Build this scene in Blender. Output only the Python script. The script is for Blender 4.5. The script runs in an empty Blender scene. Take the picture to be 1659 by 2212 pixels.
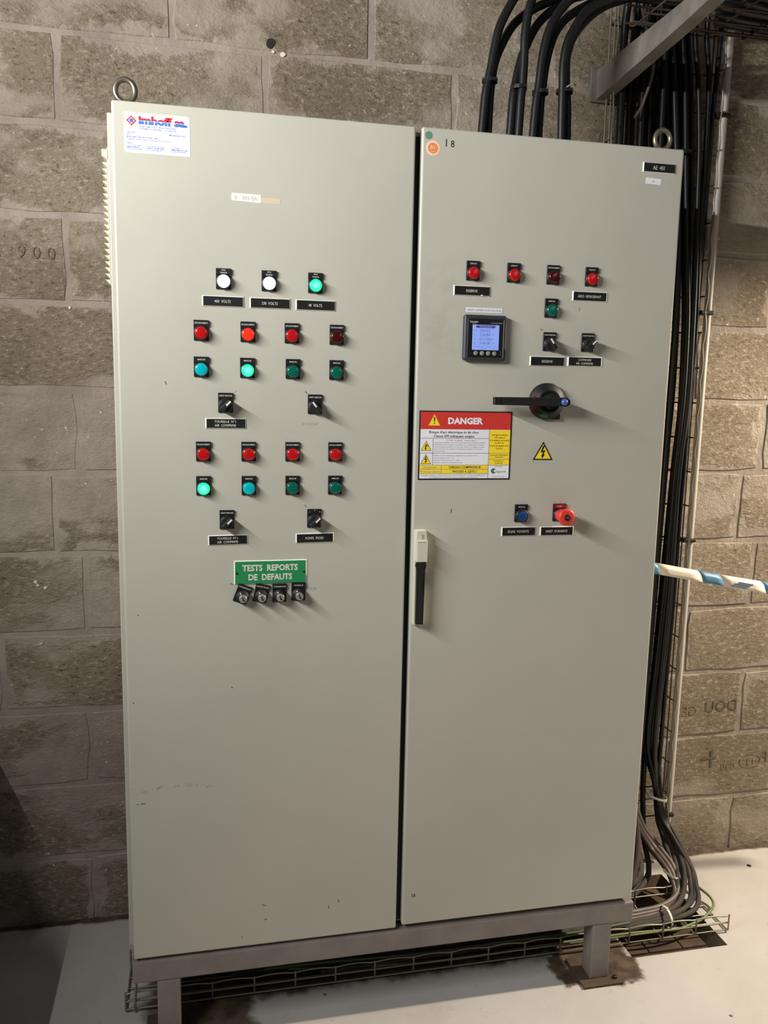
import bpy, bmesh, math, random
from mathutils import Vector, Matrix

# ------------------------------------------------------------------ camera, world, lights, exposure
S = bpy.context.scene
COL = S.collection
cam_d = bpy.data.cameras.new('camera')
cam = bpy.data.objects.new('camera', cam_d)
COL.objects.link(cam)
S.camera = cam
cam_d.sensor_fit = 'HORIZONTAL'
cam_d.sensor_width = 36.0
cam_d.lens = 36.0 * 1816.16 / 1659.0
cam_d.clip_start = 0.05
YAW, PITCH, ROLL = 0.2190, -0.1520, 0.0210
fwd = Vector((math.sin(YAW) * math.cos(PITCH), math.cos(YAW) * math.cos(PITCH), math.sin(PITCH)))
rt0 = Vector((math.cos(YAW), -math.sin(YAW), 0))
up0 = rt0.cross(fwd)
rt = rt0 * math.cos(ROLL) + up0 * math.sin(ROLL)
up = up0 * math.cos(ROLL) - rt0 * math.sin(ROLL)
M = Matrix((rt, up, -fwd)).transposed().to_4x4()
M.translation = Vector((0.154, -1.7691, 1.2781))
cam.matrix_world = M

w = bpy.data.worlds.new('room_ambient')
S.world = w
w.use_nodes = True
w.node_tree.nodes['Background'].inputs[0].default_value = (0.93, 0.95, 1.0, 1)
w.node_tree.nodes['Background'].inputs[1].default_value = 0.058

def area_lamp(name, loc, target, sx, sy, power, col):
    l = bpy.data.lights.new(name, 'AREA')
    l.shape = 'RECTANGLE'; l.size = sx; l.size_y = sy; l.energy = power; l.color = col
    o = bpy.data.objects.new(name, l); COL.objects.link(o)
    z = (Vector(loc) - Vector(target)).normalized()
    x = (Vector((0, 1, 0)) - z * z.y).normalized()          # tube axis stays along the room (y)
    y = z.cross(x)
    m = Matrix((x, y, z)).transposed().to_4x4(); m.translation = Vector(loc)
    o.matrix_world = m
    return o
# row of fluorescent tubes left of the cabinet, at right angles to the wall
area_lamp('tube_lamp', (-1.05, -1.15, 1.97), (0.0, -1.15, 2.21), 1.3, 0.03, 95.0, (1.0, 0.99, 0.97))
# wide, soft fill light added behind the viewer's right shoulder, no known lamp
area_lamp('soft_fill', (2.6, -3.6, 2.7), (0.8, 0.0, 0.8), 2.0, 0.8, 6.0, (1.0, 0.96, 0.90))
# warm shaded lamp further along the wall on the right, throwing its light down
l2 = bpy.data.lights.new('wall_lamp', 'SPOT'); l2.spot_size = math.radians(92); l2.spot_blend = 0.45; l2.energy = 400.0; l2.color = (1.0, 0.87, 0.69); l2.shadow_soft_size = 0.05
l2o = bpy.data.objects.new('wall_lamp', l2); COL.objects.link(l2o); l2o.location = (3.1, -0.03, 1.95)
l2o.rotation_euler = (Vector((1.55, 0.1, -0.25)) - Vector((3.1, -0.03, 1.95))).to_track_quat('-Z', 'Y').to_euler()

S.view_settings.view_transform = 'Standard'
S.view_settings.look = 'None'
S.view_settings.gamma = 1.0
S.view_settings.use_curve_mapping = False
S.view_settings.exposure = 0.0

# ------------------------------------------------------------------ materials
def lin(c):
    return tuple(((v / 255) / 12.92 if v / 255 <= 0.04045 else ((v / 255 + 0.055) / 1.055) ** 2.4) for v in c) + (1.0,)

def mat(name, rgb, rough=0.5, metal=0.0, emit=None, estr=0.0, spec=0.5, bump=0.0, bscale=300, vary=0.0, vscale=8, trans=0.0, coat=0.0):
    m = bpy.data.materials.new(name); m.use_nodes = True
    nt = m.node_tree; b = nt.nodes['Principled BSDF']
    b.inputs['Base Color'].default_value = lin(rgb)
    b.inputs['Roughness'].default_value = rough
    b.inputs['Metallic'].default_value = metal
    b.inputs['Specular IOR Level'].default_value = spec
    b.inputs['Transmission Weight'].default_value = trans
    b.inputs['Coat Weight'].default_value = coat
    if emit:
        b.inputs['Emission Color'].default_value = lin(emit)
        b.inputs['Emission Strength'].default_value = estr
    tc = nt.nodes.new('ShaderNodeTexCoord')
    if bump > 0:
        n = nt.nodes.new('ShaderNodeTexNoise'); n.inputs['Scale'].default_value = bscale; n.inputs['Detail'].default_value = 3
        bp = nt.nodes.new('ShaderNodeBump'); bp.inputs['Strength'].default_value = bump; bp.inputs['Distance'].default_value = 0.002
        nt.links.new(tc.outputs['Object'], n.inputs['Vector'])
        nt.links.new(n.outputs['Fac'], bp.inputs['Height'])
        nt.links.new(bp.outputs['Normal'], b.inputs['Normal'])
    if vary > 0:
        n = nt.nodes.new('ShaderNodeTexNoise'); n.inputs['Scale'].default_value = vscale; n.inputs['Detail'].default_value = 5
        cr = nt.nodes.new('ShaderNodeMapRange')
        cr.inputs['From Min'].default_value = 0.3; cr.inputs['From Max'].default_value = 0.7
        cr.inputs['To Min'].default_value = 1 - vary; cr.inputs['To Max'].default_value = 1 + vary
        mx = nt.nodes.new('ShaderNodeMix'); mx.data_type = 'RGBA'; mx.blend_type = 'MULTIPLY'
        mx.inputs[0].default_value = 1.0
        mx.inputs[6].default_value = lin(rgb)
        nt.links.new(tc.outputs['Object'], n.inputs['Vector'])
        nt.links.new(n.outputs['Fac'], cr.inputs['Value'])
        nt.links.new(cr.outputs['Result'], mx.inputs[7])
        nt.links.new(mx.outputs[2], b.inputs['Base Color'])
    return m

class NT:
    """Small helper for longer node graphs."""
    def __init__(s, m):
        s.nt = m.node_tree; s.b = s.nt.nodes['Principled BSDF']
        s.pos = s.nt.nodes.new('ShaderNodeNewGeometry').outputs['Position']
    def node(s, t, **k):
        n = s.nt.nodes.new(t)
        for a, v in k.items(): setattr(n, a, v)
        return n
    def put(s, sock, v):
        if isinstance(v, bpy.types.NodeSocket): s.nt.links.new(v, sock)
        else: sock.default_value = v
    def scaled(s, v):
        n = s.node('ShaderNodeVectorMath', operation='MULTIPLY'); s.put(n.inputs[0], s.pos); n.inputs[1].default_value = v
        return n.outputs[0]
    def noise(s, scale, detail=4, rough=0.55, vec=None):
        n = s.node('ShaderNodeTexNoise'); n.inputs['Scale'].default_value = scale; n.inputs['Detail'].default_value = detail
        n.inputs['Roughness'].default_value = rough; s.put(n.inputs['Vector'], vec if vec is not None else s.pos)
        return n.outputs['Fac']
    def vor(s, scale, vec=None):
        n = s.node('ShaderNodeTexVoronoi'); n.inputs['Scale'].default_value = scale; s.put(n.inputs['Vector'], vec if vec is not None else s.pos)
        return n
    def ramp(s, v, a, b, lo=0.0, hi=1.0):
        n = s.node('ShaderNodeMapRange', interpolation_type='SMOOTHSTEP'); s.put(n.inputs[0], v)
        for i, x in zip((1, 2, 3, 4), (a, b, lo, hi)): n.inputs[i].default_value = x
        return n.outputs[0]
    def math(s, op, a, b=0.0):
        n = s.node('ShaderNodeMath', operation=op); s.put(n.inputs[0], a); s.put(n.inputs[1], b)
        return n.outputs[0]
    def mix(s, f, a, b, mode='MIX'):
        n = s.node('ShaderNodeMix', data_type='RGBA', blend_type=mode); s.put(n.inputs[0], f); s.put(n.inputs[6], a); s.put(n.inputs[7], b)
        return n.outputs[2]
    def xyz(s):
        n = s.node('ShaderNodeSeparateXYZ'); s.put(n.inputs[0], s.pos); return n.outputs
    def bump(s, h, strength, dist):
        n = s.node('ShaderNodeBump'); n.inputs['Strength'].default_value = strength; n.inputs['Distance'].default_value = dist
        s.put(n.inputs['Height'], h); s.put(s.b.inputs['Normal'], n.outputs[0])
    def box(s, x0, x1, e, c):
        lo = s.ramp(c, x0 - e, x0 + e); hi = s.ramp(c, x1 - e, x1 + e, 1.0, 0.0)
        return s.math('MULTIPLY', lo, hi)

# painted steel of the doors: faint orange peel, a scuffed band low on the left door, greasy haze by the meter
PAINT = mat('pebble_grey_paint', (188, 185, 169), 0.42)
g = NT(PAINT); X = g.xyz()
base = g.mix(g.ramp(g.noise(2.2, 4), 0.3, 0.75), lin((187, 185, 172)), lin((180, 178, 165)))
scuff = g.math('MULTIPLY', g.box(0.015, 0.17, 0.03, X[0]), g.box(0.393, 0.407, 0.006, X[2]))
scuff = g.math('MULTIPLY', scuff, g.ramp(g.noise(90, 5, 0.7), 0.50, 0.68))
base = g.mix(g.math('MULTIPLY', scuff, 0.75), base, lin((104, 102, 92)))
haze = g.math('MULTIPLY', g.box(0.625, 0.70, 0.02, X[0]), g.box(1.33, 1.53, 0.04, X[2]))
haze = g.math('MULTIPLY', haze, g.ramp(g.noise(22, 5, 0.65), 0.40, 0.70))
base = g.mix(g.math('MULTIPLY', haze, 0.28), base, lin((140, 136, 122)))
sc = g.vor(7.0, g.scaled((1, 1, 0.45)))
base = g.mix(g.ramp(sc.outputs['Distance'], 0.016, 0.010, 0.0, 0.55), base, lin((110, 108, 98)))
g.put(g.b.inputs['Base Color'], base)
g.bump(g.noise(420, 2), 0.10, 0.001)

# rough breeze-block: tan granular face, smeared with grey-mauve mortar towards patches
def block_mat(name):
    m = mat(name, (150, 136, 118), 0.92, spec=0.25)
    g = NT(m); oi = g.node('ShaderNodeObjectInfo'); tc = g.node('ShaderNodeTexCoord')
    tilt = g.node('ShaderNodeMapping'); g.put(tilt.inputs['Vector'], g.pos)
    tilt.inputs['Rotation'].default_value = (0, math.radians(35), 0); tilt.inputs['Scale'].default_value = (1.0, 1.0, 1.9)
    tv = tilt.outputs[0]
    big = g.noise(2.6, 5, 0.6); mid = g.noise(11, 5, 0.65); fine = g.noise(50, 6, 0.75, tv); grit = g.noise(135, 3, 0.7, tv)
    c = g.mix(g.ramp(big, 0.35, 0.65), lin((162, 147, 126)), lin((185, 169, 146)))
    c = g.mix(g.ramp(oi.outputs['Random'], 0.0, 1.0, 0.0, 0.40), c, lin((158, 143, 122)))
    c = g.mix(g.ramp(fine, 0.52, 0.66, 0.0, 0.75), c, lin((232, 219, 196)))
    c = g.mix(g.ramp(fine, 0.47, 0.34, 0.0, 0.75), c, lin((112, 98, 82)))
    # mortar smeared in from the joints, widely on some blocks
    o = g.node('ShaderNodeSeparateXYZ'); g.put(o.inputs[0], tc.outputs['Object'])
    ex = g.math('SUBTRACT', 0.2390, g.math('ABSOLUTE', o.outputs[0])); ez = g.math('SUBTRACT', 0.0965, g.math('ABSOLUTE', o.outputs[2]))
    edge = g.math('MINIMUM', ex, ez)
    wob = g.math('MULTIPLY', g.math('SUBTRACT', g.noise(9, 4, 0.55), 0.47), 0.17)
    joint = g.ramp(g.math('ADD', edge, wob), 0.022, 0.002)
    patch = g.ramp(g.noise(3.1, 5, 0.55, g.scaled((0.8, 1, 1.4))), 0.475, 0.585)
    sm = g.math('MAXIMUM', joint, patch)
    sm = g.math('MULTIPLY', sm, g.ramp(fine, 0.25, 0.45, 0.55, 1.0))
    mort = g.mix(g.ramp(mid, 0.3, 0.7), lin((178, 166, 152)), lin((158, 146, 135)))
    c = g.mix(g.math('MULTIPLY', sm, 0.9), c, mort)
    fl = g.math('MULTIPLY', g.ramp(g.noise(95, 2, 0.5), 0.70, 0.74), g.ramp(g.noise(7, 2), 0.50, 0.58))
    c = g.mix(fl, c, lin((240, 232, 218)))
    pk = g.math('MULTIPLY', g.ramp(g.noise(80, 2, 0.5, tv), 0.31, 0.27), g.math('SUBTRACT', 1.0, sm))
    c = g.mix(g.math('MULTIPLY', pk, 0.8), c, lin((74, 63, 52)))
    c = g.mix(g.ramp(g.noise(1.7, 4, 0.6), 0.42, 0.62, 0.0, 0.40), c, g.mix(1.0, c, lin((196, 190, 184)), 'MULTIPLY'))
    g.put(g.b.inputs['Base Color'], c)
    rough_h = g.math('ADD', fine, g.math('MULTIPLY', grit, 0.5))
    h = g.math('ADD', g.math('MULTIPLY', rough_h, g.math('SUBTRACT', 1.0, g.math('MULTIPLY', sm, 0.75))), g.math('MULTIPLY', mid, 0.7))
    h = g.math('ADD', h, g.math('MULTIPLY', sm, 0.25))
    g.bump(h, 1.0, 0.014)
    return m
BLOCK = block_mat('breeze_block')

MORTAR = mat('mortar', (150, 138, 128), 0.9, spec=0.25)
g = NT(MORTAR)
c = g.mix(g.ramp(g.noise(11, 5), 0.3, 0.7), lin((172, 160, 147)), lin((150, 138, 128)))
c = g.mix(g.ramp(g.noise(60, 3), 0.36, 0.22, 0, 0.7), c, lin((124, 112, 102)))
c = g.mix(g.ramp(g.noise(1.7, 4, 0.6), 0.42, 0.62, 0.0, 0.40), c, g.mix(1.0, c, lin((196, 190, 184)), 'MULTIPLY'))
g.put(g.b.inputs['Base Color'], c); g.bump(g.noise(45, 5, 0.65), 0.7, 0.006)

# floor: worn pale grey paint; bare brown concrete round the feet, along the wall foot and below the tray
FLOOR = mat('painted_floor', (190, 186, 180), 0.55, spec=0.4)
g = NT(FLOOR); X = g.xyz()
c = g.mix(g.ramp(g.noise(3, 5), 0.3, 0.7), lin((192, 187, 181)), lin((180, 174, 168)))
sp = g.vor(13, g.scaled((1, 1, 0))); c = g.mix(g.math('MULTIPLY', g.ramp(sp.outputs['Distance'], 0.07, 0.045), g.ramp(g.noise(4.5, 2), 0.5, 0.56)), c, lin((92, 84, 76)))
c = g.mix(g.ramp(g.noise(30, 4, 0.7), 0.60, 0.74, 0, 0.35), c, lin((146, 136, 126)))
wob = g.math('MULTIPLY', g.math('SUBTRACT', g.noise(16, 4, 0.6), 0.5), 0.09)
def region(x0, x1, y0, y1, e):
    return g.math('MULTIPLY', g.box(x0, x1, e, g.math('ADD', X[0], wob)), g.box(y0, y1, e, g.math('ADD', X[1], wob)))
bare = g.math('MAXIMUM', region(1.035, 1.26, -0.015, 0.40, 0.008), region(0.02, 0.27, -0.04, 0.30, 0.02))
bare = g.math('MAXIMUM', bare, region(0.02, 1.25, 0.105, 0.42, 0.02))  # bare concrete at the tray; farther back the brown paints in shade
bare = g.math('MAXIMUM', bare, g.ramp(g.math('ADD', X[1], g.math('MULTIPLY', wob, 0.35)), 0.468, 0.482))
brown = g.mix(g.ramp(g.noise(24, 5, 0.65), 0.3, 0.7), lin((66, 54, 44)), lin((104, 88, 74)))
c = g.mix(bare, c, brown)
g.put(g.b.inputs['Base Color'], c)
g.bump(g.math('SUBTRACT', g.noise(28, 5, 0.6), g.math('MULTIPLY', bare, 0.8)), 0.35, 0.004)

PIT = mat('bare_concrete', (84, 70, 58), 0.95, spec=0.2, bump=0.8, bscale=40, vary=0.35, vscale=14)
BLACK = mat('black_plastic', (22, 22, 24), 0.42)
MATTE = mat('matt_black_plastic', (16, 16, 17), 0.6)
RUBBER = mat('black_cable_sheath', (18, 18, 20), 0.44, spec=0.38, bump=0.12, bscale=120)
g = NT(RUBBER)      # floor dust on the lowest stretch
dust = g.math('MULTIPLY', g.ramp(g.xyz()[2], -0.02, -0.17), g.ramp(g.noise(18, 4), 0.25, 0.6, 0.35, 1.0))
g.put(g.b.inputs['Base Color'], g.mix(dust, lin((18, 18, 20)), lin((78, 72, 68)))); g.put(g.b.inputs['Roughness'], g.ramp(dust, 0, 0.6, 0.44, 0.8))
GREYCAB = mat('grey_cable_sheath', (104, 97, 92), 0.5, bump=0.1, bscale=100, vary=0.15, vscale=20)
BROWNCAB = mat('dull_brown_cable_sheath', (74, 62, 58), 0.5, vary=0.15, vscale=20)
PINKCAB = mat('pinkish_cable_sheath', (108, 88, 84), 0.5)
EARTH = mat('green_yellow_insulation', (112, 126, 70), 0.5)
EARTHG = mat('dull_green_insulation', (84, 98, 74), 0.5)
WHITE = mat('white_plastic', (226, 224, 214), 0.5)
PAPER = mat('white_label', (232, 232, 238), 0.55)
PAPERD = mat('faded_label', (222, 220, 216), 0.6)
INK = mat('black_ink', (20, 20, 22), 0.6)
INKG = mat('faded_ink', (150, 148, 140), 0.7)
INKLT = mat('faint_ink', (188, 186, 190), 0.7)
BLUEI = mat('blue_ink', (70, 110, 190), 0.6)
BLUEL = mat('pale_blue_ink', (104, 130, 196), 0.6)
REDI = mat('red_ink', (204, 30, 40), 0.6)
PLATE = mat('engraved_black', (14, 14, 15), 0.5)
ENGR = mat('engraved_white', (214, 212, 200), 0.6)
GREENP = mat('green_plate', (30, 134, 78), 0.5)
SIGNRED = mat('sign_red', (206, 54, 46), 0.5)
SIGNYEL = mat('sign_yellow', (248, 218, 44), 0.5)
GALV = mat('galvanised_steel', (132, 127, 120), 0.55, metal=0.45, bump=0.15, bscale=60, vary=0.25, vscale=18)
WIRE = mat('zinc_wire', (150, 144, 128), 0.40, metal=0.6)
RUSTW = mat('rusty_wire', (74, 62, 52), 0.6, metal=0.3, vary=0.3, vscale=30)
STEEL = mat('eye_bolt_steel', (150, 142, 130), 0.32, metal=0.85)
BRASSY = mat('brassy_steel', (142, 134, 114), 0.35, metal=0.8)
FRAMEP = mat('grey_brown_frame_paint', (128, 119, 114), 0.55, vary=0.14, vscale=14, bump=0.15, bscale=80)
CREAM = mat('cream_plastic', (206, 202, 184), 0.45)
PVC = mat('grey_plastic_conduit', (186, 178, 168), 0.4)
LOCK = mat('nickel_lock', (190, 188, 178), 0.35, metal=0.7)
BLUET = mat('blue_tank_paint', (24, 62, 138), 0.4, bump=0.1, bscale=60)
TAPEW = mat('white_tape', (226, 214, 198), 0.4)
TAPEB = mat('blue_tape', (88, 136, 170), 0.4)
CREAMV = mat('cream_vent', (204, 196, 172), 0.5)
REDPL = mat('red_plastic', (214, 58, 48), 0.40)
DKRED = mat('dark_red_plastic', (150, 20, 24), 0.5)
BLUEB = mat('blue_button_plastic', (16, 58, 116), 0.4)
RIVB = mat('blue_rivet', (66, 92, 168), 0.3)
METERB = mat('dark_blue_grey_plastic', (46, 49, 58), 0.45)
METERD = mat('meter_face', (14, 15, 18), 0.35)
BTN = mat('grey_meter_button', (132, 132, 124), 0.5)
SCREEN = mat('lcd_screen', (60, 70, 110), 0.3, emit=(150, 178, 255), estr=0.72)
SCRBAR = mat('lcd_title_bar', (60, 50, 100), 0.3, emit=(86, 72, 138), estr=0.5)
LCDINK = mat('lcd_digits', (70, 80, 140), 0.4, emit=(92, 104, 172), estr=0.5)
GDOT = mat('green_dot_paper', (92, 138, 112), 0.6)
ORANGE = mat('orange_print', (222, 132, 74), 0.6)
PEACH = mat('peach_print', (246, 216, 190), 0.6)
APGREEN = mat('print_green', (44, 112, 58), 0.6)
TAN = mat('old_glue_residue', (200, 190, 166), 0.7)
def lens_mat(name, rgb, emit=None, estr=0.0):
    return mat(name, rgb, 0.16, emit=emit, estr=estr, coat=0.3)
L_RED = lens_mat('red_lens', (178, 18, 22))
L_REDB = lens_mat('lit_orange_red_lens', (235, 44, 24), (255, 52, 26), 0.35)
L_REDD = lens_mat('dark_red_lens', (64, 6, 8))
L_GRN = lens_mat('dark_green_lens', (0, 92, 74))
L_CYAN = lens_mat('turquoise_lens', (0, 168, 176), (0, 176, 190), 0.12)
L_WHT = lens_mat('lit_white_lens', (250, 250, 255), (222, 228, 255), 3.2)
def lit_green():
    m = lens_mat('lit_green_lens', (0, 200, 140), (20, 255, 170), 1.0)
    g = NT(m); tc = g.node('ShaderNodeTexCoord'); ln = g.node('ShaderNodeVectorMath', operation='LENGTH')
    ml = g.node('ShaderNodeVectorMath', operation='MULTIPLY'); g.put(ml.inputs[0], tc.outputs['Object']); ml.inputs[1].default_value = (1, 0, 1)
    g.put(ln.inputs[0], ml.outputs[0])
    g.put(g.b.inputs['Emission Color'], g.mix(g.ramp(ln.outputs['Value'], 0.0, 0.0125), lin((150, 255, 226)), lin((0, 236, 150))))
    return m
L_LITG = lit_green()

# ------------------------------------------------------------------ mesh helpers
class MB:
    def __init__(s): s.v = []; s.f = []; s.m = []; s.sm = []
    def add(s, vs, fs, m=0, smooth=False):
        n = len(s.v); s.v += [tuple(v) for v in vs]
        for f in fs: s.f.append(tuple(i + n for i in f)); s.m.append(m); s.sm.append(smooth)
        return s
    def bm(s, bm, m=0, smooth=False):
        bm.verts.index_update()
        s.add([v.co[:] for v in bm.verts], [[v.index for v in f.verts] for f in bm.faces], m, smooth); bm.free(); return s
    def box(s, x0, x1, y0, y1, z0, z1, m=0, bev=0.0, seg=2):
        bm = bmesh.new(); bmesh.ops.create_cube(bm, size=1)
        for v in bm.verts: v.co = Vector(((x0 + x1) / 2 + v.co.x * (x1 - x0), (y0 + y1) / 2 + v.co.y * (y1 - y0), (z0 + z1) / 2 + v.co.z * (z1 - z0)))
        if bev: bmesh.ops.bevel(bm, geom=bm.edges[:], offset=bev, segments=seg, affect='EDGES', profile=0.5)
        return s.bm(bm, m)
    def lathe(s, prof, c=(0, 0, 0), ax='y-', seg=28, m=0, smooth=True, cap=True):
        """prof: (radius, height) pairs; height grows along the axis (y- = towards the viewer)."""
        n = len(s.v); rings = []
        for r, h in prof:
            ring = []
            for i in range(seg):
                a = 2 * math.pi * i / seg; p, q = r * math.cos(a), r * math.sin(a)
                ring.append({'y-': (c[0] + p, c[1] - h, c[2] + q), 'z': (c[0] + p, c[1] + q, c[2] + h), 'y': (c[0] + p, c[1] + h, c[2] - q), 'x': (c[0] + h, c[1] + p, c[2] + q)}[ax])
            rings.append(ring)
        vs = [v for r in rings for v in r]; fs = []
        for k in range(len(prof) - 1):
            for i in range(seg):
                j = (i + 1) % seg
                fs.append((k * seg + i, k * seg + j, (k + 1) * seg + j, (k + 1) * seg + i))
        s.add(vs, fs, m, smooth)
        if cap:
            o = len(prof) - 1
            s.add(rings[o], [tuple(range(seg))], m, smooth)
        return s
    def tube(s, pts, r, seg=8, m=0, cap=True, flat=1.0):
        pts = [Vector(p) for p in pts]; rings = []
        t0 = (pts[1] - pts[0]).normalized()
        nrm = t0.cross(Vector((0.13, 1, 0.21))).normalized()
        for i, p in enumerate(pts):
            t = (pts[min(i + 1, len(pts) - 1)] - pts[max(i - 1, 0)]).normalized()
            nrm = (nrm - t * nrm.dot(t)).normalized(); b = t.cross(nrm)
            rings.append([p + nrm * math.cos(2 * math.pi * k / seg) * r + b * math.sin(2 * math.pi * k / seg) * r * flat for k in range(seg)])
        fs = []
        for i in range(len(pts) - 1):
            for k in range(seg):
                j = (k + 1) % seg
                fs.append((i * seg + k, i * seg + j, (i + 1) * seg + j, (i + 1) * seg + k))
        s.add([v for q in rings for v in q], fs, m, True)
        if cap: s.add(rings[0], [tuple(reversed(range(seg)))], m); s.add(rings[-1], [tuple(range(seg))], m)
        return s
    def prism(s, poly, y0, y1, m=0):
        """poly in (x, z), counter-clockwise seen from the viewer; y0 is the front."""
        n = len(poly)
        vs = [(x, y0, z) for x, z in poly] + [(x, y1, z) for x, z in poly]
        fs = [tuple(range(n)), tuple(reversed(range(n, 2 * n)))] + [(i, i + n, (i + 1) % n + n, (i + 1) % n) for i in range(n)]
        return s.add(vs, fs, m)
    def quad(s, x0, x1, z0, z1, y, m=0):
        return s.add([(x0, y, z0), (x1, y, z0), (x1, y, z1), (x0, y, z1)], [(0, 1, 2, 3)], m)
    def poly(s, pts, y, m=0):
        return s.add([(x, y, z) for x, z in pts], [tuple(range(len(pts)))], m)
    def disc(s, x, z, r, y, m=0, seg=24):
        return s.poly([(x + r * math.cos(2 * math.pi * i / seg), z + r * math.sin(2 * math.pi * i / seg)) for i in range(seg)], y, m)
    def text(s, t, x, z, h, y, m=0, xs=1.0, bold=0.0, align='CENTER', rot=0.0, fit=None, mirror=False):
        vs, fs = glyphs(t, bold, align)
        if fit:
            wd = max(v[0] for v in vs) - min(v[0] for v in vs); xs = fit / (wd * h)
        if mirror: xs = -xs; fs = [tuple(reversed(f)) for f in fs]
        zc = (max(v[1] for v in vs) + min(v[1] for v in vs)) / 2 if '\n' in t else 0.5
        c, q = math.cos(rot), math.sin(rot)
        P = []
        for a, b in vs:
            a, b = a * xs * h, (b - zc) * h
            P.append((x + a * c - b * q, y, z + a * q + b * c))
        return s.add(P, fs, m)
    def move(s, d, rot_y=0.0):
        c, q = math.cos(rot_y), math.sin(rot_y)
        s.v = [(x * c - z * q + d[0], y + d[1], x * q + z * c + d[2]) for x, y, z in s.v]; return s
    def mesh(s, name, mats):
        me = bpy.data.meshes.new(name); me.from_pydata(s.v, [], s.f)
        for m in mats: me.materials.append(m)
        me.polygons.foreach_set('material_index', s.m)
        me.polygons.foreach_set('use_smooth', s.sm)
        me.update(); return me

_G = {}
def glyphs(t, bold, align):
    """Outline of a text as flat polygons, capital height 1."""
    k = (t, bold, align)
    if k in _G: return _G[k]
    cu = bpy.data.curves.new('lettering', 'FONT'); cu.body = t; cu.size = 1.0; cu.offset = bold; cu.align_x = align
    cu.resolution_u = 2; cu.space_line = 0.95
    o = bpy.data.objects.new('lettering', cu); COL.objects.link(o)
    bpy.context.view_layer.update()
    dg = bpy.context.evaluated_depsgraph_get()
    me = o.evaluated_get(dg).to_mesh()
    cap = 0.729
    vs = [(v.co.x / cap, v.co.y / cap) for v in me.vertices]; fs = [tuple(p.vertices) for p in me.polygons]
    o.evaluated_get(dg).to_mesh_clear()
    bpy.data.objects.remove(o); bpy.data.curves.remove(cu)
    # outlines face the viewer at -y: (x, z) with counter-clockwise order already does
    _G[k] = (vs, fs)
    return _G[k]

WORLD = {}
def put(name, mb, mats, parent=None, loc=(0, 0, 0), label=None, cat=None, group=None, kind=None, mesh=None):
    me = mesh or mb.mesh(name, mats if isinstance(mats, (list, tuple)) else [mats])
    o = bpy.data.objects.new(name, me); COL.objects.link(o)
    L = Vector(loc); WORLD[o.name] = L
    if parent is not None:
        o.parent = parent; o.location = L - WORLD[parent.name]
    else: o.location = L
    tag(o, label, cat, group, kind); return o
def tag(o, label=None, cat=None, group=None, kind=None):
    for k, v in (('label', label), ('category', cat), ('group', group), ('kind', kind)):
        if v: o[k] = v
def empty(name, loc, label, cat, group=None):
    o = bpy.data.objects.new(name, None); COL.objects.link(o); o.location = loc; o.empty_display_size = 0.1
    WORLD[o.name] = Vector(loc); tag(o, label, cat, group); return o
def smooth_path(pts, n=6):
    """Catmull-Rom through the points."""
    P = [Vector(p) for p in pts]; P = [P[0] * 2 - P[1]] + P + [P[-1] * 2 - P[-2]]; out = []
    for i in range(1, len(P) - 2):
        a, b, c, d = P[i - 1:i + 3]
        for k in range(n):
            t = k / n
            out.append(0.5 * ((2 * b) + (c - a) * t + (2 * a - 5 * b + 4 * c - d) * t * t + (3 * b - a - 3 * c + d) * t ** 3))
    out.append(P[-2]); return out
def cable(name, pts, r, m, label, group=None, seg=10, n=6, cat='cable'):
    o0 = Vector(pts[0]); mb = MB().tube([p - o0 for p in smooth_path(pts, n)], r, seg)
    return put(name, mb, m, None, o0, label, cat, group)

FZ = -0.2145            # floor level; z = 0 is the bottom edge of the cabinet doors, y = 0 their front
WY = 0.5                # nominal wall face

# ------------------------------------------------------------------ structure: floor, wall
PX0, PX1, PY0, PY1, PD = 1.262, 1.545, 0.06, 0.40, 0.035     # unfilled floor opening below the cable drop
fl = MB()
def fq(x0, x1, y0, y1, z=FZ, m=0): fl.add([(x0, y0, z), (x1, y0, z), (x1, y1, z), (x0, y1, z)], [(0, 1, 2, 3)], m)
fq(-3.5, PX0, -4.0, WY + 0.02); fq(PX1, 5.0, -4.0, WY + 0.02); fq(PX0, PX1, -4.0, PY0); fq(PX0, PX1, PY1, WY + 0.02)
floor = put('floor', fl, FLOOR, None, (0, 0, 0), 'pale grey painted concrete floor with bare brown patches', None, None, 'structure')
pt = MB(); zb = FZ - PD; e = 0.012
pt.add([(PX0, PY0, FZ), (PX1, PY0, FZ), (PX1, PY1, FZ), (PX0, PY1, FZ), (PX0 + e, PY0 + e, zb), (PX1 - e * 2, PY0 + e, zb), (PX1 - e * 2, PY1 - e, zb), (PX0 + e, PY1 - e, zb)],
       [(4, 5, 6, 7), (0, 1, 5, 4), (1, 2, 6, 5), (2, 3, 7, 6), (3, 0, 4, 7)])
put('floor_pit', pt, PIT, floor, (0, 0, 0), 'shallow dark brown unfilled floor opening below the hanging cables')
def floor_hole(x, y, r):
    put('anchor_hole', MB().lathe([(r * 1.35, 0.0002), (r, 0.0016), (r * 0.6, 0.0008)], ax='z', seg=12), MATTE, floor, (x, y, FZ))

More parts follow.
